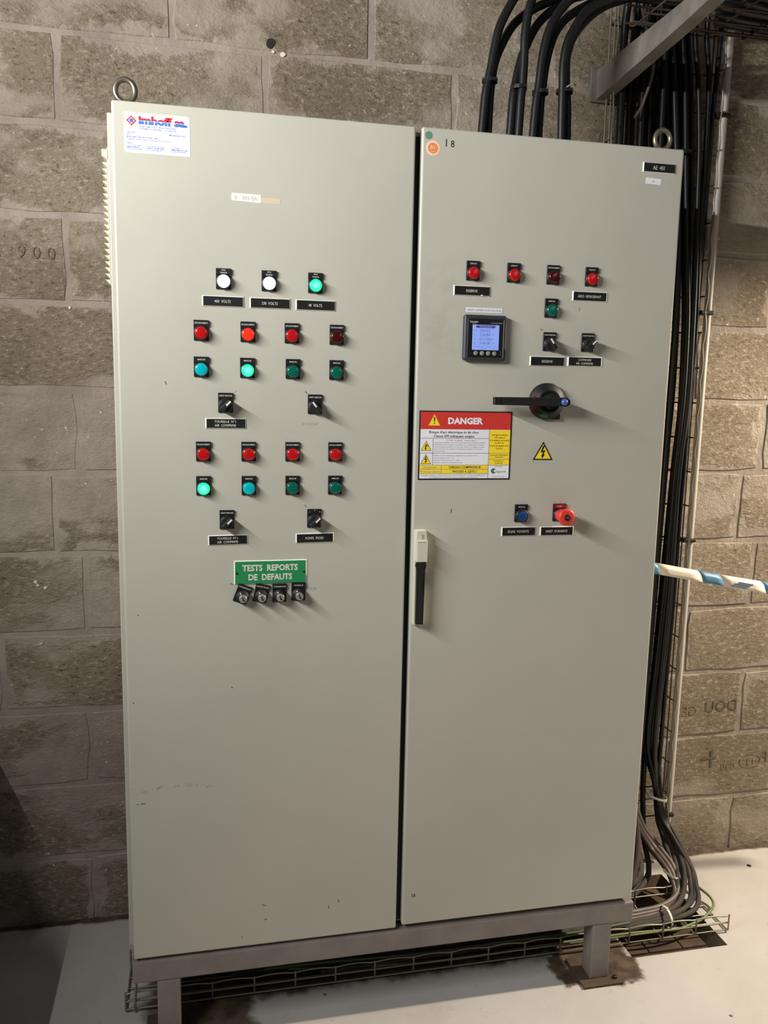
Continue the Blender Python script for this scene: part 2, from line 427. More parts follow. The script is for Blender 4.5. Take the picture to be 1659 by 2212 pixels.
wall_core = MB()
wall_core.add([(-3.5, WY + 0.0002, FZ - 0.05), (5.0, WY + 0.0002, FZ - 0.05), (5.0, WY + 0.0002, 3.2), (-3.5, WY + 0.0002, 3.2), (-3.5, WY + 0.2, FZ - 0.05), (5.0, WY + 0.2, FZ - 0.05), (5.0, WY + 0.2, 3.2), (-3.5, WY + 0.2, 3.2)],
              [(0, 1, 2, 3), (5, 4, 7, 6), (3, 2, 6, 7), (4, 0, 3, 7), (1, 5, 6, 2)])
wall = put('wall_back', wall_core, MORTAR, None, (0, 0, 0), 'bare breeze-block wall with smeared grey mortar joints', None, None, 'structure')
RZ = random.Random(4)
PITCHX, COURSE = 0.4955, 0.2115
def block_mesh(k):
    r = random.Random(100 + k); nx, nz = 6, 4; L, H = PITCHX - 0.017, COURSE - 0.018
    mb = MB(); vs = []; D = 0.0021
    jx = [[r.uniform(-1, 1) for _ in range(nz + 1)] for _ in range(2)]; jz = [[r.uniform(-1, 1) for _ in range(nx + 1)] for _ in range(2)]
    for j in range(nz + 1):
        for i in range(nx + 1):
            x = -L / 2 + L * i / nx; z = -H / 2 + H * j / nz; y = -D + r.uniform(-0.0005, 0.0005)
            if i == 0: x += jx[0][j] * 0.004
            if i == nx: x += jx[1][j] * 0.004
            if j == 0: z += jz[0][i] * 0.0035
            if j == nz: z += jz[1][i] * 0.0035
            if i in (0, nx) and j in (0, nz): x *= 0.988; z *= 0.97
            vs.append((x, y, z))
    idx = lambda i, j: j * (nx + 1) + i
    fs = [(idx(i, j), idx(i + 1, j), idx(i + 1, j + 1), idx(i, j + 1)) for j in range(nz) for i in range(nx)]
    mb.add(vs, fs, 0, True)
    ring = [idx(i, 0) for i in range(nx)] + [idx(nx, j) for j in range(nz)] + [idx(i, nz) for i in range(nx, 0, -1)] + [idx(0, j) for j in range(nz, 0, -1)]
    out = [(vs[i][0] * 1.022, 0.0045, vs[i][2] * 1.055) for i in ring]
    n = len(mb.v); mb.v += out + [vs[i] for i in ring]
    for a in range(len(ring)):
        b = (a + 1) % len(ring); mb.f.append((n + len(ring) + a, n + a, n + b, n + len(ring) + b)); mb.m.append(0); mb.sm.append(False)
    return mb.mesh('block', [BLOCK])
BLK = [block_mesh(k) for k in range(10)]
OFF = {0: -0.141, 1: 0.105, 2: -0.138, 3: -0.3526, 4: -0.1385, 5: -0.2055, 6: -0.1436, 7: 0.105, 8: -0.157, 9: 0.10, 10: -0.166, 11: 0.103, 12: -0.15, 13: 0.10}
for c in range(0, 13):
    zc = -0.024 + COURSE * c - COURSE / 2
    x = OFF[c] - 5 * PITCHX + PITCHX / 2
    for i in range(13):
        ob = put('block', None, None, wall, (x + RZ.uniform(-0.002, 0.002), WY, zc + RZ.uniform(-0.0015, 0.0015)), mesh=BLK[RZ.randrange(10)])
        ob.location.y += RZ.uniform(-0.0007, 0.0006)
        x += PITCHX
# stamped and stencilled marks on the blocks
STAMP = mat('stamped_mark', (112, 99, 83), 0.95); STENC = mat('dark_green_stencil', (98, 92, 76), 0.95); STENF = mat('faded_stencil', (130, 118, 99), 0.95)
def wall_mark(txt, x, z, h, m, mirror=False, xs=1.0, rot=0.0):
    put('stamped_number', MB().text(txt, 0, 0, h, 0, 0, xs, -0.008, 'CENTER', rot, None, mirror), m, wall, (x, WY - 0.0040, z))
wall_mark('9 0 0', -0.228, 1.578, 0.032, STAMP, rot=-0.02)
wall_mark('S', -0.318, 1.575, 0.030, STAMP)
wall_mark('9 0 0', 1.738, 2.006, 0.038, STAMP, xs=0.95)
wall_mark('DOU', 1.775, 0.285, 0.040, STENC, mirror=True, xs=0.95, rot=0.02)
wall_mark('GES', 1.655, 0.275, 0.034, STENF, mirror=True, xs=0.95, rot=0.02)
wall_mark('090', 1.818, 0.078, 0.026, STENF, mirror=True)
wall_mark('NF', 1.972, 0.098, 0.040, STENC, mirror=True)
o = MB().text('N', 0, 0, 0.026, 0, 0, 1, 0, 'CENTER', 0, None, True)
o.add([(r * math.cos(a), 0, r * 0.62 * math.sin(a)) for r in (0.040, 0.036) for a in [2 * math.pi * i / 24 for i in range(24)]], [(i + 24, i, (i + 1) % 24, (i + 1) % 24 + 24) for i in range(24)])
put('stamped_number', o, STENF, wall, (1.900, WY - 0.0040, 0.088))
put('stamped_number', MB().quad(-0.026, 0.026, -0.004, 0.004, 0).quad(0.006, 0.014, -0.03, 0.03, -0.0002), STENC, wall, (1.745, WY - 0.0040, 0.108))
hp = MB()
for k in range(9):
    a = RZ.uniform(0, 6.28); hp.disc(math.cos(a) * 0.008 * RZ.random(), math.sin(a) * 0.007 * RZ.random(), RZ.uniform(0.004, 0.009), -0.0002 * k, 0, 9)
put('drilled_hole', hp, mat('dark_hole', (40, 34, 28), 0.9), wall, (0.343, WY - 0.0040, 2.108))
wp = MB()
for x, z, r in ((0.349, 2.092, 0.006), (0.372, 2.088, 0.008), (-0.155, 1.448, 0.004), (-0.262, 0.752, 0.006), (-0.258, 0.742, 0.005), (-0.238, 0.735, 0.006)):
    wp.poly([(x + r * RZ.uniform(0.5, 1.2) * math.cos(a), z + r * RZ.uniform(0.5, 1.2) * math.sin(a)) for a in (0.2, 1.1, 2.1, 3.2, 4.2, 5.4)], 0)
wp.poly([(-0.285, 0.578), (-0.262, 0.583), (-0.250, 0.590), (-0.252, 0.583)], 0)
put('white_chips', wp, mat('chalk_white', (222, 214, 200), 0.9), wall, (0, WY - 0.0040, 0), kind='stuff')

# ------------------------------------------------------------------ the cabinet
CAB = empty('electrical_cabinet', (0.605, 0.21, FZ), 'tall pebble-grey two-door electrical control cabinet on a low steel frame by the block wall', 'cabinet')
DW, GAP, DH, DT = 0.5985, 0.0135, 1.8, 0.022
CW = DW * 2 + GAP
body = MB()
body.box(0.004, CW - 0.004, 0.026, 0.42, 0.0, 1.797, 0, 0.004)
put('cabinet_body', body, PAINT, CAB, (0, 0, 0))
inner = MB().box(DW - 0.012, DW + GAP + 0.012, 0.0235, 0.0258, 0.006, 1.787, 0)  # thin black strip set behind the gap between the doors
put('door_gap_strip', inner, MATTE, CAB, (0, 0, 0), 'black strip in the gap between the doors')
def door(x0, z0, z1):
    return MB().box(x0, x0 + DW, 0.0, DT, z0, z1, 0, 0.0042, 3)
d1 = put('door', door(0.0, 0.0, DH), PAINT, CAB, (0, 0, 0), 'left cabinet door with four rows of lamps')
d2 = put('door', door(DW + GAP, 0.005, DH + 0.001), PAINT, CAB, (0, 0, 0), 'right cabinet door with meter and isolator')
put('side_panel', MB().box(-0.0115, 0.004, 0.035, 0.405, 0.012, 1.786, 0, 0.002), PAINT, CAB, (0, 0, 0))
# louvred vent on the left flank
vb = MB().box(-0.0145, -0.0115, 0.05, 0.33, 1.462, 1.725, 0, 0.001)
vent = put('vent_grille', vb, CREAMV, CAB, (0, 0, 0), 'cream louvred vent on the left side')
lv = MB().prism([(-0.0245, 0.0), (-0.0115, -0.0115), (-0.0115, 0.0)], 0.05, 0.33).mesh('louver', [CREAMV])
put('louver', MB().prism([(-0.0245, 0.0), (-0.0245, -0.012), (-0.0115, -0.021), (-0.0115, 0.0)], 0.05, 0.33), CREAMV, vent, (0, 0, 1.721))
for k in range(20):
    put('louver', None, None, vent, (0, 0, 1.6965 - k * 0.0118), mesh=lv)
# base frame: rail, four legs with foot plates
fr = MB().box(-0.004, CW + 0.008, 0.0, 0.05, -0.06, -0.0075, 0, 0.004)
fr.box(-0.004, CW + 0.008, 0.38, 0.43, -0.06, -0.0075, 0, 0.004).box(-0.004, 0.046, 0.05, 0.38, -0.06, -0.0075, 0).box(CW - 0.042, CW + 0.008, 0.05, 0.38, -0.06, -0.0075, 0)
fr.box(0.03, CW - 0.03, 0.03, 0.41, -0.0076, 0.0008, 1)  # black filler, painted-in shade for the gap below the doors
frame = put('base_frame', fr, [FRAMEP, MATTE], CAB, (0, 0, 0), 'grey-brown square-tube base frame')
leg_me = MB().box(-0.0255, 0.0255, 0.0, 0.05, FZ + 0.006, -0.06, 0, 0.003).mesh('leg', [FRAMEP])
foot_me = MB().box(-0.054, 0.054, -0.026, 0.085, FZ + 0.0004, FZ + 0.0065, 0, 0.001).box(0.034, 0.044, -0.012, -0.002, FZ + 0.006, FZ + 0.013, 1, 0.002).mesh('foot_plate', [PIT, BLACK])
for lx in (0.0745, 1.135):
    for ly in (0.0, 0.38):
        lg = put('leg', None, None, CAB, (lx, ly, 0), mesh=leg_me)
        if lx > 0.5 or ly > 0.2 or True:
            put('foot_plate', None, None, lg, (lx, ly if ly < 0.2 else ly - 0.01, 0), mesh=foot_me)
# lifting eyes
def eye(x, y, label, m):
    mb = MB(); R, r = 0.0188, 0.0056; n = 30; q = 12
    pts = [(R * math.cos(2 * math.pi * i / n + 0.4), 0.0, 0.0365 + R * 1.12 * math.sin(2 * math.pi * i / n + 0.4)) for i in range(n + 1)]
    mb.tube(pts, r, q, 0, False)
    mb.lathe([(0.0065, 0.0), (0.006, 0.012), (0.0055, 0.018)], ax='z', seg=14).lathe([(0.013, 0.0), (0.013, 0.004), (0.007, 0.005)], ax='z', seg=18)
    put('eye_bolt', mb, m, CAB, (x, y, 1.797), label)
eye(0.0225, 0.055, 'steel lifting eye at the left top corner', STEEL)
eye(1.186, 0.055, 'steel lifting eye at the right top corner', BRASSY)

# ---- devices on the doors; local axes: x right, z up, -y to the viewer, origin on the door face
def plate_mb(txt, th=0.0016, red=False):
    mb = MB().box(-0.015, 0.015, -0.003, 0.0, -0.020, 0.020, 0, 0.0007, 1)
    mb.box(-0.015, 0.0155, -0.0045, -0.003, 0.0085, 0.0205, 0, 0.0004, 1)
    lines = txt.split('\n')
    if red: mb.quad(-0.0125, 0.0135, 0.0098, 0.0190, -0.00465, 2)
    if lines != ['']:
        k = len(lines)
        for i, ln in enumerate(lines):
            wd = min(0.026, 0.0026 * len(ln) * (0.95 if k == 1 else 0.75))
            mb.text(ln, 0.0, 0.0147 + (0 if k == 1 else (0.0026 - 0.0052 * i)), 0.0030 if k == 1 else 0.0027, -0.0048, 1, 1.0, 0.004, 'CENTER', 0, wd)
    return mb
PLM = {}
def legend(txt, parent, loc, rot=0.0, red=False):
    if rot: return put('legend_plate', plate_mb(txt, red=red).move((0, 0, 0), rot), [PLATE, WHITE, DKRED], parent, loc)
    k = (txt, red)
    if k not in PLM: PLM[k] = plate_mb(txt, red=red).mesh('legend_plate', [PLATE, WHITE, DKRED])
    return put('legend_plate', None, None, parent, loc, mesh=PLM[k])
BEZ = MB().lathe([(0.0150, 0.003), (0.0150, 0.0072), (0.0138, 0.0092), (0.0128, 0.0092), (0.0122, 0.0075)], seg=32, m=0).mesh('pilot_light', [BLACK])
LENS = {}
def lens_me(m):
    if m.name not in LENS:
        LENS[m.name] = MB().lathe([(0.0126, 0.006), (0.0126, 0.0118), (0.0121, 0.0132), (0.0105, 0.0141), (0.006, 0.0147), (0.0022, 0.0149)], seg=32).mesh('lens', [m])
    return LENS[m.name]
DZ = -0.0052
def pilot(x, z, txt, m, label):
    p = put('pilot_light', None, None, CAB, (x, 0, z + DZ), label, mesh=BEZ)
    put('lens', None, None, p, (x, 0, z + DZ), mesh=lens_me(m)); legend(txt, p, (x, 0, z))
    return p
def lampglow(x, z, col, power):
    l = bpy.data.lights.new('indicator_glow', 'POINT'); l.energy = power; l.color = col; l.shadow_soft_size = 0.004
    o = bpy.data.objects.new('indicator_glow', l); COL.objects.link(o); o.location = (x, -0.022, z)
rows = [
 (1.4780, 'SOUS\nTENSION', [(0.2076, L_WHT, 'lit white indicator lamp over the 400 VOLTS plate'), (0.2984, L_WHT, 'lit white indicator lamp over the 230 VOLTS plate'), (0.3929, L_LITG, 'lit green indicator lamp over the 48 VOLTS plate')]),
 (1.3754, 'DECLENCHEMENT', [(0.1627, L_RED, 'red lamp, first of the upper red row'), (0.2556, L_REDB, 'glowing orange-red lamp, second of the upper red row'), (0.3452, L_RED, 'red lamp, third of the upper red row'), (0.4386, L_REDD, 'very dark red lamp, last of the upper red row')]),
 (1.3030, 'MARCHE', [(0.1621, L_CYAN, 'turquoise lamp, first of the upper green row'), (0.2544, L_LITG, 'brightly lit green lamp, second of the upper green row'), (0.3476, L_GRN, 'dark green lamp, third of the upper green row'), (0.4388, L_GRN, 'dark green lamp, last of the upper green row')]),
 (1.1315, 'DECLENCHEMENT', [(0.1642, L_RED, 'red lamp, first of the lower red row'), (0.2562, L_RED, 'red lamp, second of the lower red row'), (0.3474, L_RED, 'red lamp, third of the lower red row'), (0.4384, L_RED, 'red lamp, last of the lower red row')]),
 (1.0604, 'MARCHE', [(0.1638, L_LITG, 'brightly lit green lamp, first of the lower green row'), (0.2564, L_CYAN, 'turquoise lamp, second of the lower green row'), (0.3478, L_GRN, 'dark green lamp, third of the lower green row'), (0.4387, L_GRN, 'dark green lamp, last of the lower green row')]),
]
for z, txt, items in rows:
    for x, m, lab in items: pilot(x, z, txt, m, lab)
for x, txt, m, lab in ((0.7306, 'DEFAUT', L_RED, 'red lamp over the RESERVE plate on the right door'), (0.8223, 'DEFAUT', L_RED, 'red lamp, second of the right door row'), (0.9136, 'DECLENCHEMENT', L_REDD, 'dark red lamp, third of the right door row'), (1.0039, 'DEFAUT', L_RED, 'red lamp over the AERO REFRIGERANT plate')):
    pilot(x, 1.5187, txt, m, lab)
pilot(0.9125, 1.4480, 'MARCHE', L_GRN, 'lone dark green lamp on the right door')

SEL = MB().lathe([(0.0146, 0.003), (0.0146, 0.0085), (0.0132, 0.0105), (0.0128, 0.0105)], seg=32).mesh('selector_switch', [BLACK])
def knob_mb(a):
    mb = MB().lathe([(0.0124, 0.009), (0.0122, 0.0150), (0.0112, 0.0162)], seg=28)
    mb.box(-0.0048, 0.0048, -0.0285, -0.0155, -0.0135, 0.0135, 0, 0.0014, 2)
    mb.box(-0.0017, 0.0017, -0.0291, -0.0283, 0.0005, 0.0128, 1)
    return mb.move((0, 0, 0), a)
def selector(x, z, txt, a, label, marks=()):
    s = put('selector_switch', None, None, CAB, (x, 0, z + DZ), label, mesh=SEL)
    put('knob', knob_mb(a), [MATTE, WHITE], s, (x, 0, z + DZ))
    lp = legend(txt, s, (x, 0, z))
    for dx, dz, ang in marks:
        put('pen_mark', MB().box(-0.0006, 0.0006, -0.0003, 0.0001, -0.0032, 0.0032).move((0, 0, 0), ang), INK if ang > 0 else INKG, s, (x + dx, 0, z + dz))
R45 = math.radians(45)
selector(0.2098, 1.2315, 'ARRET MARCHE', -R45, 'selector switch over the TOURELLE 1 plate', [(0.020, 0.0235, -R45)])
selector(0.3941, 1.2312, 'ARRET MARCHE', math.radians(38), 'selector switch turned left, beside the TOURELLE 1 switch', [(-0.0185, 0.0245, math.radians(38))])
selector(0.2106, 0.9888, 'ARRET MARCHE', -R45, 'selector switch over the TOURELLE 3 plate', [(0.0195, 0.0165, -R45)])
s4 = selector(0.3944, 0.9891, '', -R45, 'selector switch over the POMPE FROID plate', [(-0.0185, 0.0265, R45)])
put('legend_plate', MB().text('I', -0.010, 0, 0.003, 0, 0, 1, .004).text('0', 0.001, 0.0035, 0.003, 0, 0, 1, .004).text('II', 0.0115, 0, 0.003, 0, 0, 1, .004), WHITE, bpy.data.objects['selector_switch.003'], (0.3944, -0.0048, 1.0035))
selector(0.9125, 1.3758, 'ARRET MARCHE', math.radians(36), 'selector switch over the lower RESERVE plate', [(-0.019, 0.0255, math.radians(50))])
selector(1.0034, 1.3766, 'ARRET MARCHE', -R45, 'selector switch over the COMMANDE AIR COMPRIME plate', [(0.0165, 0.0225, -0.5)])

def name_plate(x, z, txt, wd, hgt, label, rot=0.0, face=PLATE, th=0.0026, letter=0.0050, fitw=None, screws=False):
    b = 0.0021
    mb = MB(); W2, H2 = wd / 2, hgt / 2
    pts = [(-W2, -H2), (W2, -H2), (W2, H2), (-W2, H2)]; inn = [(-W2 + b, -H2 + b * .7), (W2 - b, -H2 + b * .7), (W2 - b, H2 - b * .7), (-W2 + b, H2 - b * .7)]
    vs = [(px, 0, pz) for px, pz in pts] + [(px, -th * 0.35, pz) for px, pz in pts] + [(px, -th, pz) for px, pz in inn]
    fs = [(i, (i + 1) % 4, (i + 1) % 4 + 4, i + 4) for i in range(4)] + [(i + 4, (i + 1) % 4 + 4, (i + 1) % 4 + 8, i + 8) for i in range(4)]
    mb.add(vs, fs, 0); mb.add([vs[8], vs[9], vs[10], vs[11]], [(0, 1, 2, 3)], 1)
    lines = txt.split('\n'); k = len(lines)
    for i, ln in enumerate(lines):
        zz = 0 if k == 1 else ((k - 1) / 2 - i) * letter * 1.52
        mb.text(ln, -0.001, zz, letter, -th - 0.0003, 2, 0.72, 0.035 if screws else 0.0, 'CENTER', 0, fitw[i] if fitw else None)
    if screws:
        for sx in (-W2 + 0.006, W2 - 0.006): mb.lathe([(0.0026, th), (0.0026, th + 0.0012), (0.0016, th + 0.0016)], (sx, 0, -0.001), seg=12, m=3)
    mb.move((0, 0, 0), rot)
    return put('name_plate', mb, [WHITE, face, ENGR, MATTE], CAB, (x, 0, z), label)
NP = [
 (0.2064, 1.4342, '400  VOLTS', 'black engraved plate reading 400 VOLTS', [0.032]), (0.3007, 1.4339, '230  VOLTS', 'black engraved plate reading 230 VOLTS', [0.032]), (0.3940, 1.4336, '48  VOLTS', 'black engraved plate reading 48 VOLTS', [0.028]),
 (0.2101, 1.1895, 'TOURELLE  N°1\nAIR  COMPRIME', 'black plate reading TOURELLE N°1 AIR COMPRIME', [0.043, 0.043]), (0.2129, 0.9455, 'TOURELLE  N°3\nAIR  COMPRIME', 'black plate reading TOURELLE N°3 AIR COMPRIME', [0.043, 0.043]),
 (0.3964, 0.9463, 'POMPE  FROID', 'black engraved plate reading POMPE FROID', [0.039]),
 (0.7302, 1.4772, 'RESERVE', 'black RESERVE plate with a white chip at its foot', [0.025]), (1.0030, 1.4766, 'AERO  REFRIGERANT', 'black engraved plate reading AERO REFRIGERANT', [0.056]),
 (0.9103, 1.3333, 'RESERVE', 'black RESERVE plate under a selector switch', [0.025]), (0.9996, 1.3348, 'COMMANDE\nAIR  COMPRIME', 'black plate reading COMMANDE AIR COMPRIME', [0.032, 0.041]),
 (0.8608, 0.9523, 'ESSAIS  VOYANTS', 'black engraved plate reading ESSAIS VOYANTS', [0.050]), (0.9538, 0.9517, 'ARRET  D\'URGENCE', 'black engraved plate reading ARRET D\'URGENCE', [0.053]),
]
for x, z, t, lab, fw in NP:
    name_plate(x, z, t, 0.0825, 0.0212, lab, 0.012 if z < 0.96 and x < 0.5 else 0.0, fitw=fw, letter=0.0058 if '\n' not in t else 0.0052)
put('chip', MB().poly([(-0.0035, -0.0012), (0.0035, -0.0012), (0.002, 0.001), (-0.001, 0.002)], 0), WHITE, bpy.data.objects['name_plate.006'], (0.752, -0.0031, 1.4685))
name_plate(1.1508, 1.7577, 'AE  401', 0.0790, 0.0213, 'black engraved plate reading AE 401 in the top right corner', 0.0, fitw=[0.028], letter=0.0085)
name_plate(0.3019, 0.8743, 'TESTS  REPORTS\nDE  DEFAUTS', 0.1545, 0.0512, 'green plate reading TESTS REPORTS DE DEFAUTS', 0.0, GREENP, 0.003, 0.0132, [0.118, 0.093], True)

def key_switch(x, z, txt, rot, label):
    k = put('key_switch', MB().lathe([(0.0142, 0.003), (0.0142, 0.0100), (0.0134, 0.0112), (0.0118, 0.0114), (0.0108, 0.0190), (0.0090, 0.0200)], seg=30), [MATTE], CAB, (x, 0, z + DZ), label)
    lk = MB().lathe([(0.0082, 0.019), (0.0082, 0.0262), (0.0075, 0.0268)], seg=26).box(-0.0012, 0.0012, -0.0272, -0.0260, -0.0046, 0.0046, 1).box(-0.0012, 0.0030, -0.0272, -0.0260, -0.0046, -0.0022, 1)
    put('lock_cylinder', lk.move((0, 0, 0), 0.25), [LOCK, MATTE], k, (x, 0, z + DZ))
    put('index_line', MB().box(-0.0012, 0.0012, -0.0196, -0.0110, 0.0070, 0.0114).move((0, 0, 0), 0.45), WHITE, k, (x, 0, z + DZ))
    legend(txt, k, (x, 0, z), rot)
key_switch(0.2422, 0.8275, 'COMPRESSEUR', -0.36, 'key switch on a plate tilted far over, leftmost under the green plate')
key_switch(0.2820, 0.8278, 'POMPE FROID', -0.22, 'key switch on a slightly tilted plate, second under the green plate')
key_switch(0.3208, 0.8275, 'COMPRESSEUR AIR', 0.0, 'key switch on an upright plate, third under the green plate')
key_switch(0.3615, 0.8290, 'TOURELLE', 0.0, 'key switch, last under the green plate')
for mx, mz, a in ((0.2195, 0.8500, 1.05), (0.3055, 0.8445, 0.95), (0.3423, 0.8445, 0.95)):
    put('pen_mark', MB().box(-0.0006, 0.0006, -0.0003, 0.0001, -0.0034, 0.0034).move((0, 0, 0), a), INK, CAB, (mx, 0, mz))

# blue push button, emergency stop
pb = put('push_button', MB().lathe([(0.0148, 0.003), (0.0148, 0.0105), (0.0136, 0.0125), (0.0126, 0.0125)], seg=32), [BLACK], CAB, (0.8644, 0, 0.9940 + DZ), 'blue push button over the ESSAIS VOYANTS plate')
put('button_cap', MB().lathe([(0.0122, 0.0085), (0.0122, 0.0118), (0.0112, 0.0126), (0.004, 0.0126)], seg=30), [BLUEB], pb, (0.8644, 0, 0.9940 + DZ)); legend('MARCHE', pb, (0.8644, 0, 0.9940))
es = put('emergency_stop', MB().lathe([(0.0150, 0.003), (0.0150, 0.0085), (0.0135, 0.0105), (0.0125, 0.0105)], seg=32), [BLACK], CAB, (0.9566, 0, 0.9948 + DZ), 'red mushroom emergency stop with a key lock')
mh = MB().lathe([(0.0132, 0.010), (0.0132, 0.024), (0.0142, 0.030), (0.0172, 0.0345), (0.0192, 0.040), (0.0192, 0.0445), (0.0180, 0.0468), (0.0150, 0.0478), (0.0075, 0.0480)], seg=36)
put('mushroom_head', mh, [REDPL], es, (0.9566, 0, 0.9948 + DZ))
put('lock_cylinder', MB().lathe([(0.0072, 0.0470), (0.0072, 0.0492), (0.0062, 0.0496), (0.0050, 0.0486)], seg=22).box(-0.0028, 0.0028, -0.0500, -0.0484, -0.0008, 0.0012, 1), [MATTE, LOCK], es, (0.9566, 0, 0.9948 + DZ))
legend('ARRET', es, (0.9566, 0, 0.9948), 0.0, True)

# power meter
PMx, PMz = 0.7595, 1.3785
pm = MB().box(-0.048, 0.048, -0.0165, 0.0, -0.0485, 0.0485, 0, 0.0055, 3)
pm.box(-0.0405, 0.0405, -0.0172, -0.0160, -0.0415, 0.0400, 1, 0.0006, 1)
pm.box(0.0395, 0.0408, -0.0178, -0.0165, -0.0415, 0.0385, 2)
pm.text('Schneider', -0.0365, 0.0335, 0.0036, -0.0175, 3, 1, 0.01, 'LEFT', 0, 0.0185).text('Electric', -0.031, 0.0297, 0.0018, -0.0175, 4, 1, 0, 'LEFT', 0, 0.009)
pm.text('PowerLogic PM5320', 0.037, 0.0318, 0.0022, -0.0175, 4, 1, 0, 'RIGHT', 0, 0.0255)
for zz in (-0.0285, -0.034): pm.disc(0.0345, zz, 0.0007, -0.0175, 4, 8)
PM = put('power_meter', pm, [METERB, METERD, BTN, WHITE, INKLT], CAB, (PMx, 0, PMz), 'dark square power meter with lit blue screen and four round buttons')
sr = MB().box(-0.0300, 0.0300, -0.0180, -0.0160, -0.0255, 0.0275, 0, 0.0008, 1)
y = -0.0183
sr.quad(-0.0225, 0.0205, 0.0208, 0.0262, y, 1).text('Recapitulatif', -0.001, 0.0235, 0.0030, y - 0.0002, 0, 1, 0, 'CENTER', 0, 0.026)
for i, (a, v, u) in enumerate((('Umoy', '234.50', 'V'), ('Imoy', '528.84', 'kW'), ('Ptot', '0.21342', 'MW'), ('E Rec', '318.08', 'MWh'))):
    zz = 0.0155 - i * 0.0088
    sr.text(a, -0.0285, zz, 0.0022, y, 2, 1, 0, 'LEFT').text(v, -0.0145, zz, 0.0064, y, 2, 0.66, 0.0, 'LEFT', 0, 0.0235 if i != 2 else 0.0265).text(u, 0.0125, zz, 0.0022, y, 2, 1, 0, 'LEFT')
sr.quad(-0.0280, 0.0260, -0.0190, -0.0185, y, 2)
sr.text('I   PQS   UVF', -0.006, -0.0222, 0.0022, y, 2, 1, 0, 'CENTER').poly([(0.0165, -0.0235), (0.0200, -0.0235), (0.0182, -0.0205)], y, 2)
put('screen', sr, [SCREEN, SCRBAR, LCDINK], PM, (PMx, 0, PMz))
bt = MB().lathe([(0.0048, 0.0165), (0.0048, 0.0182), (0.0042, 0.0188), (0.002, 0.0190)], seg=20).mesh('button', [BTN])
for k in range(4): put('button', None, None, PM, (PMx - 0.0215 + k * 0.0142, 0, PMz - 0.0325), mesh=bt)

# rotary isolator with long lever
IX, IZ = 0.9115, 1.2455
iso = MB().lathe([(0.0405, 0.0), (0.0405, 0.010), (0.0385, 0.0135), (0.0300, 0.0135), (0.0285, 0.0215), (0.0240, 0.0235), (0.0185, 0.0205)], seg=44)
iso.box(0.012, 0.032, -0.012, 0.0, -0.0395, -0.0265, 0, 0.001)
iso.lathe([(0.0165, 0.019), (0.0150, 0.030), (0.0135, 0.036)], seg=30)
ISO = put('isolator_switch', iso, [MATTE], CAB, (IX, 0, IZ), 'black rotary isolator switch with a long horizontal lever')
lv = MB().prism([(-0.1360, -0.0082), (0.026, -0.0095), (0.033, -0.004), (0.033, 0.004), (0.026, 0.0095), (-0.1360, 0.0082)], -0.057, -0.034)
lv.prism([(-0.1360, -0.0082), (-0.126, -0.0082), (-0.126, 0.0082), (-0.1360, 0.0082)], -0.058, -0.052, 1)
lv.box(-0.02, 0.024, -0.036, -0.020, -0.0085, 0.0085, 0, 0.001)
put('lever', lv, [MATTE, BLACK], ISO, (IX, 0, IZ))
put('rivet', MB().lathe([(0.0076, 0.0565), (0.0074, 0.0588), (0.0060, 0.0612), (0.0036, 0.0628), (0.0012, 0.0633)], (0.0195, 0, 0), seg=24), [RIVB], ISO, (IX, 0, IZ), 'round blue rivet on the lever')
put('position_mark', MB().prism([(-0.0365, 0.006), (-0.0275, 0.006), (-0.026, 0.0125), (-0.0345, 0.0125)], -0.0152, -0.0125).prism([(-0.0365, -0.0185), (-0.0255, -0.0185), (-0.0275, -0.006), (-0.0375, -0.006)], -0.0152, -0.0125), [DKRED], ISO, (IX, 0, IZ), 'two red position marks')
gt = MB().prism([(-0.0175, -0.0335), (-0.0005, -0.0358), (0.0005, -0.0280), (-0.0105, -0.0255), (-0.0175, -0.0245)], -0.0158, -0.0130)
gt.lathe([(0.0044, 0.0145), (0.0044, 0.0162), (0.0026, 0.0162)], (-0.0165, 0, -0.0265), seg=16, cap=False).disc(-0.0165, -0.0265, 0.0026, -0.0160, 1, 12)
put('padlock_tab', gt, [mat('green_tab', (40, 120, 52), 0.5), MATTE], ISO, (IX, 0, IZ), 'small green padlock tab')

# espagnolette handle at the edge of the right door
HX = 0.6285
hb = MB().box(-0.0140, 0.0120, -0.016, 0.0, -0.1080, 0.1070, 0, 0.003)
hb.box(-0.0120, 0.0120, -0.0300, -0.014, 0.0385, 0.0860, 0, 0.0012)
hb.prism([(-0.0120, 0.0860), (0.0120, 0.0860), (0.0100, 0.1065), (-0.0100, 0.1065)], -0.024, -0.014).box(-0.0121, 0.0122, -0.0312, -0.028, 0.0835, 0.0855, 0)
HB = put('lever_handle', hb, CREAM, d2, (HX, 0, 0.8545), 'cream lever handle with black grip at the door edge')
gp = MB().prism([(-0.0090, -0.1035), (0.0078, -0.1035), (0.0088, 0.020), (0.0115, 0.029), (0.0085, 0.0420), (0, 0.0470), (-0.0085, 0.0420), (-0.0120, 0.029), (-0.0095, 0.020)], -0.0262, -0.014)
gp.box(-0.0050, 0.0040, -0.0285, -0.026, -0.100, 0.038, 0, 0.001)
put('black_grip', gp, MATTE, d2, (HX, 0, 0.8545), 'black grip of the lever handle')
put('cap_slot', MB().box(-0.0006, 0.0006, -0.0305, -0.0295, 0.0885, 0.100), INKG, d2, (HX, 0.004, 0.8545))

# ---- stickers and signs (flat prints)
def sticker(name, pts, mb, mats, label, th=0.0005):
    base = MB().prism([(p[0], p[1]) for p in pts], -th, 0.0, 0)
    base.add(mb.v, [], 0); n = len(base.v) - len(mb.v)
    for f, m, s in zip(mb.f, mb.m, mb.sm): base.f.append(tuple(i + n for i in f)); base.m.append(m); base.sm.append(s)
    return base
